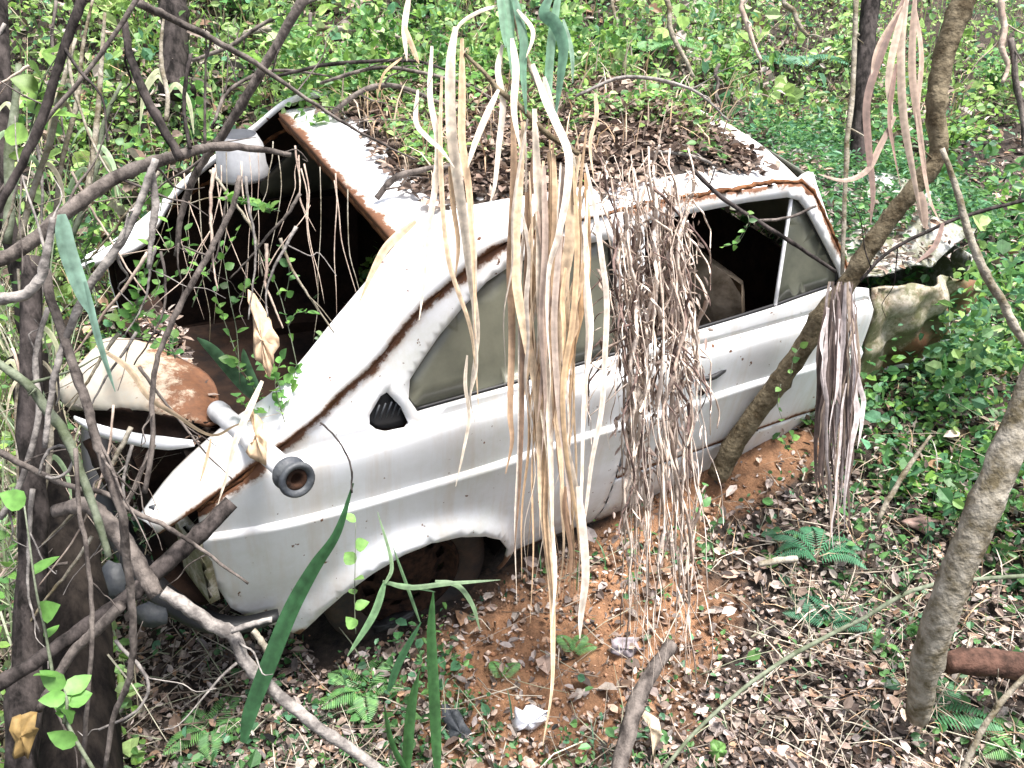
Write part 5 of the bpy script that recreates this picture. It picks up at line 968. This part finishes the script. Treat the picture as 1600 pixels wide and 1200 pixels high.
for p in c2w(np.c_[x, y, gz(x, y)+.02]):
    d_ = rng.normal(size=3)*.6; d_[2] = abs(d_[2])+.25; d_ /= np.linalg.norm(d_); Lg = .1+rng.exponential(.22); b2 = rng.normal(size=3)*.05
    parts.append(tube_g(np.array([p, p+d_*Lg*.5+b2, p+d_*Lg+[0, 0, -.1*Lg]]), [rng.uniform(.002, .005), .001], 4))
V_ = np.array([v for pr in parts for v in pr[0]]); F_ = merge(parts)[1]
o = mesh('dry_stalks', V_, F_, M['straw'], cols=rcol(len(parts), [(.50, .42, .30), (.34, .24, .17), (.66, .58, .46), (.18, .12, .09), (.30, .36, .2)], .15).repeat(12, 0)); setp(o, 'dry stalks and twigs standing in the undergrowth behind the car', 'stalks', kind='stuff')
for k, (x0, y0, x1, y1, h_, lb) in enumerate([(1040, -10, 1082, 120, 4, 'drooping pale stem at the top right of centre'), (1160, -10, 1190, 95, 4, 'curved pale stem left of the thin upright stem'), (1120, 100, 1130, 175, 3, 'short stem touching the far front corner of the roof'), (1230, -10, 1262, 60, 4, 'short stem at the top behind the blue fern'), (1565, -10, 1570, 130, 5, 'pale stem at the top right edge'), (1585, 60, 1600, 230, 5, 'brown stem at the right edge under the pale stem'), (960, -10, 985, 90, 3, 'thin straw stem at the top right of the green blades'), (560, -10, 590, 60, 3, 'thin brown stem at the top left of centre'), (480, 20, 500, 120, 3, 'leaning brown stem behind the long slender branch')]):
    pts = [(x0+(x1-x0)*s**1.6+rng.normal()*3, y0+(y1-y0)*s) for s in np.linspace(0, 1, 6)]
    branch('dry_stem_plant', lb, 'dead stem', pts, [3.7], [h_, h_, h_*.6], M[['palebark', 'vine', 'bark'][k % 3]], twigs=2, sides=6)
# litter on the load floor, lid and bonnet
def heap(name, label, n, xr, yr, zf, pal, h=.02, L=.04, mk='dead'):
    x = rng.uniform(*xr, n); y = rng.uniform(*yr, n); pos = c2w(np.c_[x, y, zf(x, y)+.003+np.abs(rng.normal(size=n))*h]); nr = rng.normal(size=(n, 3))*.5+[0, 0, 1]; dr = rng.normal(size=(n, 3)); dr[:, 2] *= .35
    V_, F_ = leaves_np(pos, dr, nr, rng.uniform(.4, 1.2, n)*L, rng.uniform(.1, .3, n)*L, .3)
    o = mesh(name, V_, F_, M[mk], cols=rcol(n, pal, .2).repeat(6, 0), smooth=False); setp(o, label, 'leaf litter', kind='stuff')
heap('bonnet_litter', 'dead leaves piled over the crumpled bonnet', 1500, (1.72, 2.4), (-.66, .66), lambda x, y: hoodfn(x, y)[:, 2], LIT, .03, .05)
heap('bonnet_growth', 'green creepers growing over the bonnet', 6000, (1.75, 3.0), (-.50, .8), lambda x, y: hoodfn(x, y)[:, 2], GPAL, .05, .045, 'green')
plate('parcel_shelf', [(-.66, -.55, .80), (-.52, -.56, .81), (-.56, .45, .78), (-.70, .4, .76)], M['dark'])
heap('shelf_litter', 'debris lying in the tail behind the buckled lid', 1000, (-.64, -.55), (-.50, .20), lambda x, y: .80+.02*np.sin(y*9), LIT, .02, .04)
# thin strings hanging in the hatch opening
hs = empty('hanging_rootlets', P(450, 200, 2.4), 'thin pale rootlets hanging in front of the dark hatch opening', 'rootlets')
for k in range(22):
    x0 = rng.uniform(270, 545); y0 = np.interp(x0, [270, 430, 545], [270, 215, 290])+rng.uniform(-10, 20); y1 = y0+rng.uniform(90, 290)
    lean = rng.normal()*35; pts = [(x0+rng.normal()*2.2+lean*s*s, y0+(y1-y0)*s) for s in np.linspace(0, 1, 6)]
    V_, F_ = tube_g(smoothpath([P(u, v, 2.42) for u, v in pts], 3), [rng.uniform(.6, 1.6)/F*2.4, .0007], 5, .1); mesh('rootlet', V_, F_, M['vine'] if k % 3 else M['palebark'], hs)
# fine bare twigs in the left thicket, then before the hatch opening
MW = [('brown', 'bark'), ('bleached grey', 'greybark'), ('pale tan', 'palebark'), ('mauve', 'vine')]
ZN = [('along the top left edge above the bowed limb', 0, 150), ('level with the bowed limb at the left', 200, 330), ('beside the buckled lid at the left', 430, 600), ('before the broad dark trunk at the lower left', 700, 900), ('in front of the black engine bay hollow', 620, 760)]
for zi, (zl, ya, yb) in enumerate(ZN):
    for mi, (mw, mk) in enumerate(MW):
        x0, y0 = rng.uniform(-10, 220) if zi < 4 else rng.uniform(150, 260), rng.uniform(ya, yb); a = rng.normal(1.7, .6); cv = rng.normal()*50; L_ = rng.uniform(140, 290); dd = rng.uniform(1.9, 2.2)
        pts = [(x0+math.cos(a)*L_*s+cv*s*s+rng.normal()*2, y0+math.sin(a)*L_*s) for s in np.linspace(0, 1, 5)]
        branch('thin_twig', 'thin bare %s twig %s' % (mw, zl), 'twig', pts, [dd], [rng.uniform(2, 4.5), 1.2], M[mk], group='bare twigs of the left thicket', twigs=2, sides=5)
for zl, xa, xb in (('left', 230, 300), ('middle', 320, 390), ('right', 410, 480)):
    for mi, (mw, mk) in enumerate(MW):
        x0, y0 = rng.uniform(xa, xb), rng.uniform(250, 400); a = rng.normal(1.6, .6); cv = rng.normal()*40; L_ = rng.uniform(120, 240)
        pts = [(x0+math.cos(a)*L_*s+cv*s*s+rng.normal()*2, y0+math.sin(a)*L_*s) for s in np.linspace(0, 1, 5)]
        branch('thin_twig', 'thin curved %s twig before the %s of the dark hatch opening' % (mw, zl), 'twig', pts, [rng.uniform(1.9, 2.25)], [rng.uniform(2, 3.5), 1.2], M[mk], group='twigs before the hatch opening', twigs=1, sides=5)
for o in bpy.data.objects:
    if '_local' in o: del o['_local']
